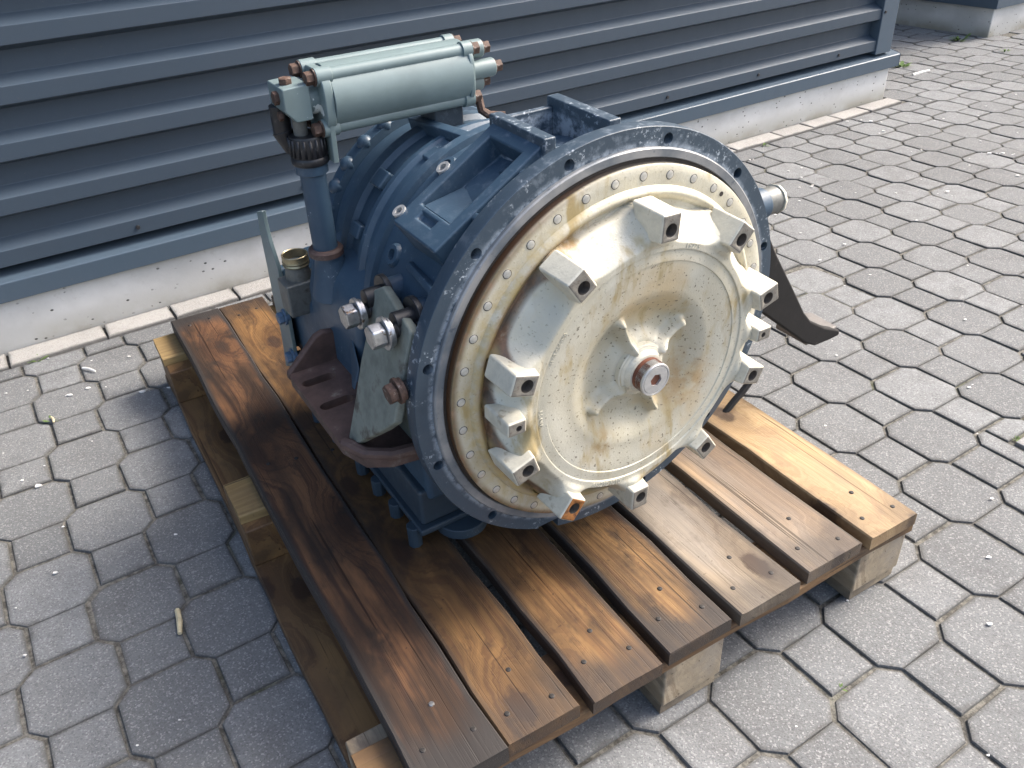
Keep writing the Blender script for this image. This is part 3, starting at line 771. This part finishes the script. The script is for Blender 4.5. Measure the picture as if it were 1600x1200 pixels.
# tilted take-off pad on the upper left of the bell housing
A_ = Vector((-.206, .170, 0)); B_ = Vector((-.064, .257, 0)); dAB = (B_-A_).normalized(); nAB = Vector((-dAB.y, dAB.x, 0))
def padp(t, z, h=0.0): return A_+dAB*t+nAB*h+Vector((0, 0, z))
Lp = (B_-A_).length
zf, zr = -.050, -.150
outer = [padp(0, zr), padp(0, zf), padp(Lp, zf), padp(Lp, zr)]
mb = MB().prism([p-nAB*.075 for p in outer], nAB*.075)
cutm = MB().prism([padp(.036, -.134, -.022), padp(.036, -.068, -.022), padp(Lp-.022, -.068, -.030), padp(Lp-.022, -.134, -.030)], nAB*.06)
cutm.prism([padp(.020, -.120, -.006), padp(.020, -.086, -.006), padp(.029, -.086, -.006), padp(.029, -.120, -.006)], nAB*.02)
pad = part('take_off_pad', mb.me('take_off_pad', M_blue, .004, 2, 40, cutm))
for (t, z) in ((.014, -.152), (.085, -.153)):
    mb = MB().lathe([(.0085, -.03), (.0085, .002), (.0048, .002), (.0045, -.008), (0, -.008)], seg=18)
    o = part('pad_screw_boss', mb.me('pad_screw_boss', M_plug), pad, padp(t, z)); o.rotation_euler = nAB.to_track_quat('Z', 'Y').to_euler()
mb = MB().prism([padp(.0365, -.1335, -.004), padp(.0365, -.1335, -.0225), padp(.086, -.1335, -.0235)], (0, 0, .064))
part('pad_step', mb.me('pad_step', M_blue, .0015), pad)
# square top opening
top_y = .262
op = part('top_opening', MB().box((-.068, .215, -.155), (.030, .222, -.045)).me('top_opening', M_blue))
for nm, a, b in (('opening_wall', (-.069, .215, -.156), (-.053, .2635, -.044)), ('opening_wall', (.014, .215, -.160), (.0315, .268, -.040)), ('opening_wall', (-.053, .215, -.156), (.014, .258, -.146)), ('opening_wall', (-.053, .215, -.056), (.014, .248, -.046))):
    part(nm, MB().box(a, b).me(nm, M_flange, .002), op)

# mounting bosses on the left of the housing, with bushes, bolts and the bracket
lug1 = Vector((-.247, .072, -.150)); lug2 = Vector((-.251, .088, -.062)); pbl = Vector((-.300, -.098, -.140))
gn = (lug2-lug1).cross(pbl-lug1).normalized()
if gn.x > 0: gn = -gn
mb = MB().cyl((-.17, .083, -.150), (-.222, .083, -.150), .0185, 24, .0165).cyl((-.17, .095, -.066), (-.224, .093, -.066), .0185, 24, .0165)
part('mounting_boss', mb.me('mounting_boss', M_blue), bell)
outline = [(597, 447), (584, 452), (573, 470), (566, 492), (574, 514), (564, 560), (555, 620), (545, 680), (546, 694), (556, 694), (600, 672), (645, 640), (652, 600), (648, 545), (638, 512), (622, 488), (611, 468)]
gp = [px(p, lug1, gn) for p in outline]
gq = []
for i in range(len(gp)):
    a, b = gp[i], gp[(i+1) % len(gp)]; zc = -.030
    if a.z <= zc: gq.append(a)
    if (a.z-zc)*(b.z-zc) < 0: gq.append(a+(b-a)*((zc-a.z)/(b.z-a.z)))
gp = gq
mb = MB().prism(gp, -gn*.012)
brk = part('mounting_bracket', mb.me('mounting_bracket', M_bracket, .003, 3), label='grey-green triangular plate with rusty slotted foot')
fx0, fx1, fz0, fz1, fy = -.314, -.205, -.342, -.070, -.101
mb = MB().prism([(fx0, fy, fz0+.02), (fx0+.01, fy, fz0), (fx1, fy, fz0), (fx1, fy, fz1), (-.272, fy, fz1-.010), (-.300, fy, -.098), (fx0, fy, -.14)], (0, -.014, 0))
cut = MB()
for Z in (-.294, -.229):
    pts = [Vector((-.298, .0, Z))+Vector((.0085*math.cos(t_), 0, .0085*math.sin(t_))) for t_ in np.linspace(math.pi/2, 3*math.pi/2, 8)]
    pts += [Vector((-.266, .0, Z))+Vector((.0085*math.cos(t_), 0, .0085*math.sin(t_))) for t_ in np.linspace(-math.pi/2, math.pi/2, 8)]
    cut.prism([p+Vector((0, fy+.03, 0)) for p in pts], (0, -.06, 0))
part('slotted_foot', mb.me('slotted_foot', M_rust, .004, 3, 40, cut), brk)
mb = MB().prism([(fx0, fy, fz0), (fx0, fy-.012, fz0), (fx1+.012, fy-.012, fz0), (fx1+.012, fy+.02, fz0), (-.240, fy+.047, fz0), (-.254, fy+.050, fz0), (-.266, fy+.046, fz0)], (0, 0, .012))
part('foot_back_rib', mb.me('foot_back_rib', M_rust, .004, 3), brk)
mb = MB().prism([(-.236, fy-.01, fz0+.006), (-.236, fy+.047, fz0+.006), (-.236, fy+.042, -.25), (-.236, fy+.060, -.15), (-.236, fy+.06, -.10), (-.236, fy-.01, -.10)], (.010, 0, 0))
part('foot_inner_wall', mb.me('foot_inner_wall', M_bracket, .003), brk)
mb = MB().tube([(-.310, fy+.003, -.138), (-.296, fy+.003, -.104), (-.270, fy+.003, -.085), (-.21, fy+.003, -.073)], .0085, 10)
part('foot_front_bead', mb.me('foot_front_bead', M_rust), brk)
def bolt(parent, head, to, r, mat, hl=.016, washer=True, shank=.6, wm=None):
    head, to = Vector(head), Vector(to); d = (to-head).normalized()
    mb = MB(); seg = 6
    mb.cyl(head, head+d*hl, r, 6, smooth=False)
    part('hex_bolt', mb.me('hex_bolt', mat, r*.12, 2, 30), parent)
    if washer: part('washer', MB().cyl(head+d*hl, head+d*(hl+.004), r*1.28, 24).cyl(head+d*(hl+.004), head+d*(hl+.0085), r*1.12, 24).me('washer', wm or mat, .0006), parent)
    sh = MB(); L = (to-head).length; n_ = int((L-hl)/.0016); prof = []
    for k in range(n_+1): prof.append((r*(.58 if k % 2 else .64), hl+(L-hl)*k/n_))
    q = d.to_track_quat('Z', 'Y').to_matrix(); sh.lathe(prof, seg=14)
    sh.v = [q @ p+head for p in sh.v]
    part('bolt_shank', sh.me('bolt_shank', M_grit), parent)
l1 = px((578, 484), lug1, gn); l2 = px((622, 514), lug1, gn); l3 = px((630, 606), lug1, gn)
bolt(brk, l1+Vector((-.034, 0, 0)), l1+Vector((.03, 0, 0)), .0150, M_steel)
bolt(brk, l2+Vector((-.034, 0, 0)), l2+Vector((.03, 0, 0)), .0150, M_steel)
bolt(brk, l3+Vector((-.020, -.002, 0)), l3+Vector((.03, .002, 0)), .0120, M_rustbolt, .011)
for c in ((-.222, .083, -.150), (-.224, .093, -.066)):
    part('rubber_washer', MB().cyl(c, (c[0]-.007, c[1], c[2]), .0235, 28).cyl((c[0]-.004, c[1], c[2]), (c[0]-.03, c[1], c[2]), .012, 20).me('rubber_washer', M_black, .001), brk)

# right-hand bracket, its shadow put into the dark colour
ro = [(1188, 330), (1201, 362), (1215, 398), (1240, 450), (1258, 489), (1268, 502), (1290, 512), (1313, 516), (1312, 524), (1296, 532), (1274, 541), (1258, 537), (1240, 524), (1195, 492), (1140, 470)]
rz = (0, 0, -.060)
rp = [px(p, rz, (0, 0, 1)) for p in ro]
rb = part('mounting_bracket', MB().prism(rp, (0, 0, -.014)).me('mounting_bracket', M_darkfoot, .004, 3), label='shade-darkened steel support bracket with slotted foot')
ftip = px((1312, 517), rz, (0, 0, 1)); fin_ = px((1268, 502), rz, (0, 0, 1))
mb = MB().prism([(fin_.x+.004, ftip.y-.004, -.0635), (ftip.x-.004, ftip.y-.004, -.0635), (ftip.x-.002, ftip.y-.004, -.120), (ftip.x-.02, ftip.y-.004, -.132), (fin_.x+.004, ftip.y-.004, -.132)], (0, .013, 0))
cut = MB().cyl((ftip.x-.040, ftip.y+.05, -.105), (ftip.x-.040, ftip.y-.05, -.105), .010, 20)
part('slotted_foot', mb.me('slotted_foot', M_footgrey, .003, 3, 40, cut), rb)
edge_ = [px(p, rz, (0, 0, 1)) for p in ((1196, 350), (1215, 398), (1240, 450), (1262, 496))]
mb = MB()
for i in range(3):
    a, b = edge_[i], edge_[i+1]; mb.prism([a+Vector((0, 0, -.012)), b+Vector((0, 0, -.012)), b+Vector((-.012, -.004, -.012)), a+Vector((-.012, -.004, -.012))], (0, 0, -.05))
part('bracket_web', mb.me('bracket_web', M_darkfoot, .002), rb)

# hydraulic port on the right
pc = px((1195, 316), (0, 0, -.075), (0, 0, 1))
mb = MB().cyl((.20, pc.y, -.075), (pc.x-.006, pc.y, -.075), .026, 24, .022); port = part('hydraulic_port', mb.me('hydraulic_port', M_blue, .002))
part('port_fitting', MB().cyl((pc.x-.006, pc.y, -.075), (pc.x+.018, pc.y, -.075), .0195, 24).me('port_fitting', M_neck, .002), port)
part('port_cap', MB().cyl((pc.x+.018, pc.y, -.075), (pc.x+.026, pc.y, -.075), .0225, 10, .019).me('port_cap', M_lug, .002), port)
cb = MB().tube([px(p, (0, 0, -.10), (0, 0, 1)) for p in ((1172, 596), (1160, 612), (1146, 628), (1132, 646))], .006, 8)
part('cable', cb.me('cable', M_rubber))

# torque converter: cast cover as one polar grid
big_a = [87.5-36*k for k in range(10)]; small_a = [-2.5, 178.0]
def sstep(a, b, x):
    t = min(1, max(0, (x-a)/(b-a))); return t*t*(3-2*t)
def conv_z(r, th):
    if r > .2105: return .0153 if r < .2322 else .0153-(r-.2322)*.8
    if r > .2082: return .0153+(.2105-r)/.0023*.0042
    a = math.degrees(th)
    bump = 0.0
    for b in big_a:
        d = abs((a-b+180) % 360-180); bump = max(bump, math.exp(-(d/6.6)**2))
    for b in small_a:
        d = abs((a-b+180) % 360-180); bump = max(bump, .8*math.exp(-(d/5.0)**2))
    rb = .1890+.0120*bump+.0012*math.sin(3*th+1)
    if r > rb:
        if r > .1985: return .0195+.0025*math.sin((r-.1985)/.0097*math.pi)
        return .0165+.003*sstep(.1945, .1985, r)-.0012*sstep(.1985, .194, r)
    # wall then sloping shoulder
    top = .0625; r_in = .1600+.0240*bump**1.4
    if r > r_in:
        t = (rb-r)/(rb-r_in)
        wall = .010*sstep(0, .10, t)
        body = .036*(.35*sstep(.02, .55, t)+.65*sstep(.25+.18*(1-bump), 1.0, t))
        return min(top, .0165+wall+body)+.0045*bump**2*sstep(0, .25, t)
    if r > .1535: return top+.0045*bump**2*sstep(.158, .166, r)
    if r > .1525: return top-.0018*sstep(.1535, .1525, r)
    if r > .1400: return top-.0018+.0008*sstep(.1525, .141, r)
    z = top-.001-.0012*sstep(.1400, .1392, r)
    z -= .0035*sstep(.139, .10, r)
    z -= .019*sstep(.104, .062, r)
    hub = .010*sstep(.052, .034, r)
    z += hub
    if r < .085:
        for b in (33, 113, 210, 293):
            d = R((a-b+180) % 360-180)*r
            if abs((a-b+180) % 360-180) < 90:
                w = math.exp(-(d/.0068)**2)*sstep(.084, .074, r); z += w*.0165*(1-sstep(.034, .026, r)*.3)
    if r < .034: z = max(z, .0565)
    return z
rad = sorted(set([.2335, .2322, .2225, .2106, .2094, .2082] + list(np.linspace(.2078, .1990, 9)) + list(np.linspace(.1985, .158, 42)) + [.1565, .1545, .1536, .1533, .1529, .1525, .150, .145, .141, .1400, .1396, .1392] + list(np.linspace(.137, .022, 58))), reverse=True)
NTH = 300; v = []; f = []
for r in rad:
    for k in range(NTH):
        th = 2*math.pi*k/NTH; v.append((r*math.cos(th), r*math.sin(th), conv_z(r, (th+math.pi) % (2*math.pi)-math.pi)))
for i in range(len(rad)-1):
    for k in range(NTH):
        k2 = (k+1) % NTH; f.append((i*NTH+k, i*NTH+k2, (i+1)*NTH+k2, (i+1)*NTH+k))
nb = len(v)
for k in range(NTH):
    th = 2*math.pi*k/NTH; v.append((.2335*math.cos(th), .2335*math.sin(th), -.03))
for k in range(NTH):
    k2 = (k+1) % NTH; f.append((nb+k, nb+k2, k2, k))
f.append(tuple((len(rad)-1)*NTH+k for k in range(NTH)))
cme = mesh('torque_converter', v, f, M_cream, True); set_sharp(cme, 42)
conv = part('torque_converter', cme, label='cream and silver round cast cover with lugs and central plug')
_r = MB().lathe([(.0056, -.001), (.0055, .00012), (.0047, .00012), (.0046, .0005), (.0040, .0007), (0, .0007)], seg=16)
riv = _r.me('rivet', M_rivet); riv.materials.append(M_hole)
for p in riv.polygons:
    if .0044 < math.hypot(p.center.x, p.center.y) and p.normal.z > .9: p.material_index = 1
rivring = MB().lathe([(.0047, .0), (.0054, .0), (.0056, -.002)], seg=16)
for k in range(36):
    part('rivet', riv, conv, pol(.2218, 45.05+9.972*k, .0155))
hole = MB().cyl((0, 0, 0), (0, 0, .0004), .0030, 12).me('dowel_hole', M_hole)
for a in (50.6, -124.8): part('dowel_hole', hole, conv, pol(.2218, a, .0155))
def lug_me(small, rusty=False):
    w = .0092 if small else .0132; wb = .0105 if small else .0150; ro_, ri = (.1985, .1715) if small else (.2030, .1675)
    z1 = .0745 if small else .0775; zb_ = .026
    v = [(ri+.003, -w, z1), (ro_, -w, z1), (ro_, w, z1), (ri+.003, w, z1), (ri+.001, -wb, .060), (ro_+.001, -wb*.95, zb_), (ro_+.001, wb*.95, zb_), (ri+.001, wb, .060), (.160, -wb, .045), (.160, wb, .045)]
    mb = MB(); mb.add(v, [(0, 1, 2, 3), (1, 5, 6, 2), (0, 4, 8, 5, 1), (2, 6, 9, 7, 3), (3, 7, 4, 0), (4, 7, 9, 8), (8, 9, 6, 5)])
    rh = .0036 if small else .0078
    cut = MB().cyl((.1845, 0, .1), (.1845, 0, z1-(.0065 if small else .0088)), rh, 20)
    m = mb.me('mounting_lug', M_lug, .0030, 3, 30, cut, True)
    m.materials.append(M_lugrust if rusty else M_lugface); m.materials.append(M_hole)
    for p in m.polygons:
        c = p.center
        inhole = math.hypot(c.x-.1845, c.y) < rh+.0002 and c.z < z1-.0008
        if inhole: p.material_index = 2  # dark colour stands in for the shade of a deeper hole
        elif p.normal.z > .9 and c.z > z1-.002: p.material_index = 1
    return m
lb, lsm, lr = lug_me(False), lug_me(True), lug_me(False, True)
for k, a in enumerate((87.5, 51.0, 15.2, -20.5, -55.8, -91.5, -127.0, -162.5, 161.2, 124.4)):
    part('mounting_lug', lr if k == 6 else lb, conv, (0, 0, 0), (0, 0, R(a)), 'lug with orange rusted face' if k == 6 else None)
for a in small_a: part('mounting_lug', lsm, conv, (0, 0, 0), (0, 0, R(a)))
mb = MB().lathe([(.034, .0545), (.030, .0575), (.0285, .0580), (.0275, .0600), (.0255, .0615), (.0245, .0640), (.0225, .0645)], seg=48)
part('hub_collar', mb.me('hub_collar', M_lug), conv)
part('red_band', MB().lathe([(.0205, .060), (.0213, .0645), (.0213, .0790), (.0200, .0795)], seg=48).me('red_band', M_redband), conv)
cut = MB().cyl((0, 0, .09), (0, 0, .0725), .0085, 6, smooth=False)
mb = MB().lathe([(.0211, .0785), (.0214, .0805), (.0208, .0822), (.0186, .0823), (.0182, .0812), (.0178, .0820), (0, .0822)], seg=48)
mb2 = MB().lathe([(.0213, .070), (.0213, .0812), (.0205, .0822), (.0188, .0822), (.0184, .0812), (.0180, .0812), (.0176, .0822), (0, .0822), ], seg=48)
mb2.f.append(tuple(k*8 for k in range(48))[::-1]); mb2.sm.append(False)
part('centre_plug', mb2.me('centre_plug', M_plug, 0, cut=cut), conv)
def emboss(txt, r, a, size, flip, zz=.0626):
    cu = bpy.data.curves.new('t', 'FONT'); cu.body = txt; cu.size = size; cu.extrude = .0006; cu.align_x = 'CENTER'; cu.align_y = 'CENTER'; cu.resolution_u = 2
    o = bpy.data.objects.new('t', cu); col.objects.link(o)
    dg = bpy.context.evaluated_depsgraph_get(); m = bpy.data.meshes.new_from_object(o.evaluated_get(dg)); bpy.data.objects.remove(o)
    # bend the line of characters round the axis
    for v_ in m.vertices:
        x, y, z = v_.co; s_ = -1 if flip else 1
        ang = R(a)-s_*x/r; rr = r+s_*y
        v_.co = (rr*math.cos(ang), rr*math.sin(ang), zz+z)
    m.name = 'raised_casting_number'; m.materials.clear(); m.materials.append(M_lug); part('raised_casting_number', m, conv)
emboss('19225', .1575, 69, .0095, False)
emboss('660210 1010', .1580, -109, .0090, True)
emboss('4168 034 090', .1470, 148, .0070, False, .0612)
emboss('WN 5 1', .1470, 182, .0070, False, .0612)

# grey-green filter cylinder on top with end plates, tie rods and valve block
FY, FZ = .258, -.355
X0, X1 = -.190, .006
tube_ = MB().cyl((X0, FY, FZ), (X1, FY, FZ), .0405, 56)
filt = part('filter_cylinder', tube_.me('filter_cylinder', M_green, .001), label='grey-green ribbed filter cylinder with tie rods')
def end_plate(x0, x1, h=.0400, w=.0345):
    pts = []
    for (cy, cz) in ((-1, -1), (1, -1), (1, 1), (-1, 1)):
        for t_ in np.linspace(0, math.pi/2, 6):
            a0 = {(-1, -1): math.pi, (1, -1): -math.pi/2, (1, 1): 0, (-1, 1): math.pi/2}[(cy, cz)]
            pts.append(None)
    pts = []
    for q in range(40):
        a = 2*math.pi*q/40; c_, s_ = math.cos(a), math.sin(a); e = 3.2
        rr = (abs(c_)**e+abs(s_)**e)**(-1/e); pts.append((x0, FY+h*rr*c_*.96, FZ+w*rr*s_*1.1))
    return MB().prism(pts, (x1-x0, 0, 0))
part('end_plate', end_plate(X0-.012, X0).me('end_plate', M_green, .0015), filt)
part('end_plate', end_plate(X1-.004, X1+.003).me('end_plate', M_green, .0015), filt)
hexb = MB().cyl((0, 0, 0), (-.010, 0, 0), .0085, 6, smooth=False).cyl((.002, 0, 0), (0, 0, 0), .0105, 18).me('tie_rod_bolt', M_rustbolt, .0008)
for dy in (.0310, -.0310):
    for dz in (.022, -.026):
        part('tie_rod', MB().cyl((X0-.014, FY+dy, FZ+dz), (X1+.002, FY+dy, FZ+dz), .0088, 20).cyl((X0-.016, FY+dy, FZ+dz), (X0+.004, FY+dy, FZ+dz), .0112, 20).cyl((X1-.010, FY+dy, FZ+dz), (X1+.0045, FY+dy, FZ+dz), .0112, 20).me('tie_rod', M_green, .0006), filt)
        part('tie_rod_bolt', hexb, filt, (X0-.018, FY+dy, FZ+dz))
        part('tie_rod_bolt', hexb, filt, (X1+.0065, FY+dy, FZ+dz), (0, math.pi, 0))
for dy, dz, L in ((.023, -.004, .028), (-.002, .004, .042), (-.020, -.004, .026)):
    part('outlet_stub', MB().cyl((X1+.008, FY+dy, FZ+dz), (X1+.008+L, FY+dy, FZ+dz), .0125, 22).me('outlet_stub', M_green, .002), filt)
    part('tie_rod_bolt', hexb, filt, (X1+.010+L, FY+dy, FZ+dz), (0, math.pi, 0))
part('hanger_bracket', MB().tube([(X1+.014, FY-.03, FZ+.022), (X1+.016, FY-.050, FZ+.026), (X1+.026, FY-.058, FZ+.03), (X1+.045, FY-.060, FZ+.040)], .006, 8).me('hanger_bracket', M_rustbolt), filt)
part('hanger_bracket', MB().prism([(X0-.010, FY-.02, FZ+.014), (X0-.010, FY-.02, FZ+.034), (X0-.010, FY-.075, FZ+.030), (X0-.010, FY-.075, FZ+.012)], (.007, 0, 0)).me('hanger_bracket', M_green, .001), filt)
part('saddle', MB().prism([(-.045, .17, FZ-.03), (.0, .17, FZ-.03), (.0, .219, FZ-.03), (-.045, .219, FZ-.03)], (0, 0, .045)).me('saddle', M_bluedirtshade, .003), filt)
# valve block at the left end
bz1, bz0 = -.330, -.384
pts = [px((440, 141), (0, 0, bz1), (0, 0, 1)), px((482, 131), (0, 0, bz1), (0, 0, 1)), px((491, 187), (0, 0, bz1), (0, 0, 1)), px((465, 193), (0, 0, bz1), (0, 0, 1)), px((446, 177), (0, 0, bz1), (0, 0, 1))]
vb = part('valve_block', MB().prism(pts, (0, 0, bz0-bz1)).me('valve_block', M_green, .002), label='small chamfered grey-green valve block with rusty screws')
cx = sum((p.x for p in pts))/5; cy = sum((p.y for p in pts))/5
part('valve_spigot', MB().cyl((cx+.015, cy, FZ), (X0, cy, FZ), .020, 24).me('valve_spigot', M_green, .001), vb)
tp = (pts[0]+pts[1])/2
part('valve_screw', MB().cyl((tp.x-.004, tp.y-.002, -.352), (tp.x-.004, tp.y+.007, -.352), .0085, 6, smooth=False).me('valve_screw', M_rustbolt, .0008), vb)
lp = (pts[0]+pts[4])/2
part('valve_screw', MB().cyl((lp.x+.002, lp.y, -.350), (lp.x-.006, lp.y, -.350), .0085, 6, smooth=False).cyl((lp.x+.002, lp.y-.022, -.349), (lp.x-.004, lp.y-.022, -.349), .006, 6, smooth=False).me('valve_screw', M_rustbolt, .0008), vb)
part('hose_stub', MB().cyl((lp.x+.006, lp.y-.015, -.375), (lp.x+.006, lp.y-.055, -.375), .012, 16).cyl((lp.x+.006, lp.y-.048, -.375), (lp.x+.01, lp.y-.075, -.37), .014, 12, .006).me('hose_stub', M_black, .001), vb)

# vertical oil pipe with black ribbed cap
PX_, PZ_ = -.2215, -.352
pipe = part('oil_pipe', MB().lathe([(.0168, .050), (.0168, .10), (.0168, .168), (.0210, .170), (.0210, .186), (.0178, .188)], axis='Y', seg=32, c=(PX_, 0, PZ_)).me('oil_pipe', M_blue))
part('black_cap_ring', MB().lathe([(.0230, .182), (.0242, .184), (.0242, .190), (.0230, .192)], axis='Y', seg=32, c=(PX_, 0, PZ_)).me('black_cap_ring', M_black), pipe)
mb = MB().lathe([(.0222, .191), (.0228, .193), (.0228, .216), (.0215, .219), (.012, .2195), (0, .2195)], axis='Y', seg=36, c=(PX_, 0, PZ_))
capo = part('black_ribbed_cap', mb.me('black_ribbed_cap', M_black), pipe)
mb = MB()
for k in range(18):
    a = 2*math.pi*k/18; c = Vector((PX_+.0228*math.cos(a), 0, PZ_+.0228*math.sin(a))); mb.cyl(c+Vector((0, .194, 0)), c+Vector((0, .2165, 0)), .0021, 6)
part('cap_ribs', mb.me('cap_ribs', M_black), pipe)
part('cap_stem', MB().cyl((PX_-.006, .2195, PZ_), (PX_-.006, .245, PZ_), .009, 14).me('cap_stem', M_neck), pipe)

# oil filler neck
NX, NZ = -.2375, -.452
neck = part('filler_neck', MB().lathe([(.0185, -.06), (.0185, -.012), (.0175, -.008), (.0175, .004)], axis='Y', seg=28, c=(NX, 0, NZ)).box((NX-.028, -.075, NZ-.02), (NX+.05, -.022, NZ+.022)).me('filler_neck', M_neck, .003), label='short oil filler neck with brassy open rim')
mb = MB().lathe([(.0192, .000), (.0202, .002), (.0192, .0045), (.0202, .007), (.0192, .010), (.0196, .0165), (.0186, .0175), (.0172, .0165), (.0168, -.010), (0, -.012)], axis='Y', seg=36, c=(NX, 0, NZ))
part('brass_rim', mb.me('brass_rim', M_brass), neck)

# grey-green strap on the left rear side
sp = (-.2535, 0, 0); sx = (1, 0, 0)
so = [(401, 331), (409, 330), (413, 350), (421, 380), (434, 420), (440, 455), (444, 480), (450, 500), (461, 560), (457, 572), (447, 572), (439, 520), (428, 470), (418, 420), (406, 362)]
st = part('support_strap', MB().prism([px(p, sp, sx) for p in so], (.006, 0, 0)).me('support_strap', M_green, .0008), label='narrow grey-green flat strap standing upright')
for p in ((437, 497), (450, 558)):
    c = px((p[0]+9, p[1]-2), sp, sx); bolt(st, c+Vector((-.013, 0, 0)), c+Vector((.02, 0, 0)), .0105, M_bluebolt, .009, True)

# ------------------------------------------------------------------ small things on the ground
def gpx(p, z=0.0):
    d = fwd+cam_r*((p[0]-800)/F_PX)-cam_u*((p[1]-600)/F_PX); return Vector((0, 0, CAM_H))+d*((z-CAM_H)/d.z)
cov_c = DRAIN+(Pq+Pp)*(DR_L/2)
cov = put('drain_cover', None, loc=(cov_c.x, cov_c.y, 0), label='square grey cast drain cover set flush into the paving', cat='drain cover')
cov.rotation_euler = (0, 0, PY)
h = DR_L/2-.006
mb = MB().box((-h, -h, -.02), (h, -h+.03, .001)).box((-h, h-.03, -.02), (h, h, .001)).box((-h, -h+.03, -.02), (-h+.03, h-.03, .001)).box((h-.03, -h+.03, -.02), (h, h-.03, .001))
put('cover_frame', mb.me('cover_frame', M_cast, .002), cov)
for k in range(7):
    y = -h+.045+k*.033; put('cover_bar', MB().box((-h+.031, y-.010, -.018), (h-.031, y+.010, -.001)).me('cover_bar', M_cast, .002), cov)
wr = random.Random(9)
def weed(p, label, size, nl):
    P = gpx(p); o = put('weed', None, loc=(P.x, P.y, -.006), label=label, cat='weed', group='small weeds growing in the paving joints')
    for k in range(nl):
        a = wr.uniform(0, 6.28); L = size*wr.uniform(.5, 1.1); w = L*wr.uniform(.10, .18); e = wr.uniform(.15, .9); r0 = size*wr.uniform(0, .5)
        b0 = Vector((math.cos(a)*r0, math.sin(a)*r0, 0)); d = Vector((math.cos(a), math.sin(a), 0)); t_ = Vector((-d.y, d.x, 0))
        v = []; 
        for q, ww in ((0, .35), (.4, 1), (.75, .8), (1, .05)):
            c = b0+d*(L*q*math.cos(e))+Vector((0, 0, L*math.sin(e)*q*(1.25-.5*q)+.003)); v += [c-t_*w*ww, c+t_*w*ww]
        put('leaf', mesh('leaf', v, [(0, 1, 3, 2), (2, 3, 5, 4), (4, 5, 7, 6)], M_leaf, True), o)
weed((1408, 104), 'bright green weed tuft beside the hall corner plinth', .045, 26)
weed((1498, 62), 'low green weed patch at the foot of the second hall plinth', .05, 30)
weed((1193, 227), 'tiny weed sprouting beside the light edging stones', .022, 12)
weed((1571, 80), 'small weed tuft in the joints out in the open paving', .026, 12)
weed((57, 563), 'small single weed beside the pale edging stone', .022, 7)
weed((82, 656), 'tiny two-leaf weed in a paving joint left of pallet', .018, 6)
weed((1315, 1074), 'tiny weed in the joint in front of pallet block', .008, 6)
weed((1588, 684), 'moss-like weed along the drain cover edge', .008, 16)
def straw(p, q, r, label, mat, cat='straw'):
    a, b = gpx(p, .003), gpx(q, .003); m_ = (a+b)/2
    o = put('straw_piece', MB().tube([a-m_, Vector((.0015, .001, .0012)), b-m_], [r, r*1.1, r*.8], 6).me('straw_piece', mat), loc=m_, label=label, cat=cat)
straw((129, 575), (149, 580), .0025, 'short white straw lying on paving near the edging', M_pale)
straw((277, 953), (281, 990), .0040, 'dry curled leaf sliver in the joint left of pallet', M_straw)
straw((1426, 117), (1452, 110), .006, 'white stick lying near the hall corner', M_pale, 'stick')
straw((80, 652), (84, 660), .0025, 'tiny yellow leaf bit lying on left paving', M_straw)
# pale crumbs strewn over the paving: nobody could count them
cr_ = random.Random(21); mb = MB()
for k in range(420):
    if k < 46: P = gpx([(1137, 280), (1268, 292), (1440, 235), (1232, 268), (1545, 240), (1360, 190), (1100, 700), (10, 615), (60, 760), (1480, 300), (1590, 275), (1567, 240), (223, 613), (138, 607), (110, 618), (1323, 190), (1380, 205)][k % 17]); P += Vector((cr_.gauss(0, .03*(k > 16)), cr_.gauss(0, .03*(k > 16)), 0))
    else:
        P = Vector((cr_.uniform(-1.6, 2.4), cr_.uniform(.3, 3.6), 0))
        # crumbs gather in the joints
    if P.dot(Wn) > WALL_N-.01 and P.dot(Wd) < 3.1 or under_pallet(P): continue
    r = cr_.uniform(.0012, .0034)*(1.7 if k < 17 else 1); a = cr_.uniform(0, 3.14)
    pts = [Vector((math.cos(a+t_)*r*(1.6 if j % 2 else .9), math.sin(a+t_)*r*cr_.uniform(.6, 1), 0))+P+Vector((0, 0, .0003)) for j, t_ in enumerate(np.linspace(0, 5.2, 6))]
    mb.prism(pts, (0, 0, r*.5))
put('pale_crumbs', mb.me('pale_crumbs', M_pale), label='scattered pale crumbs and petals on the paving', cat='litter', kind='stuff')
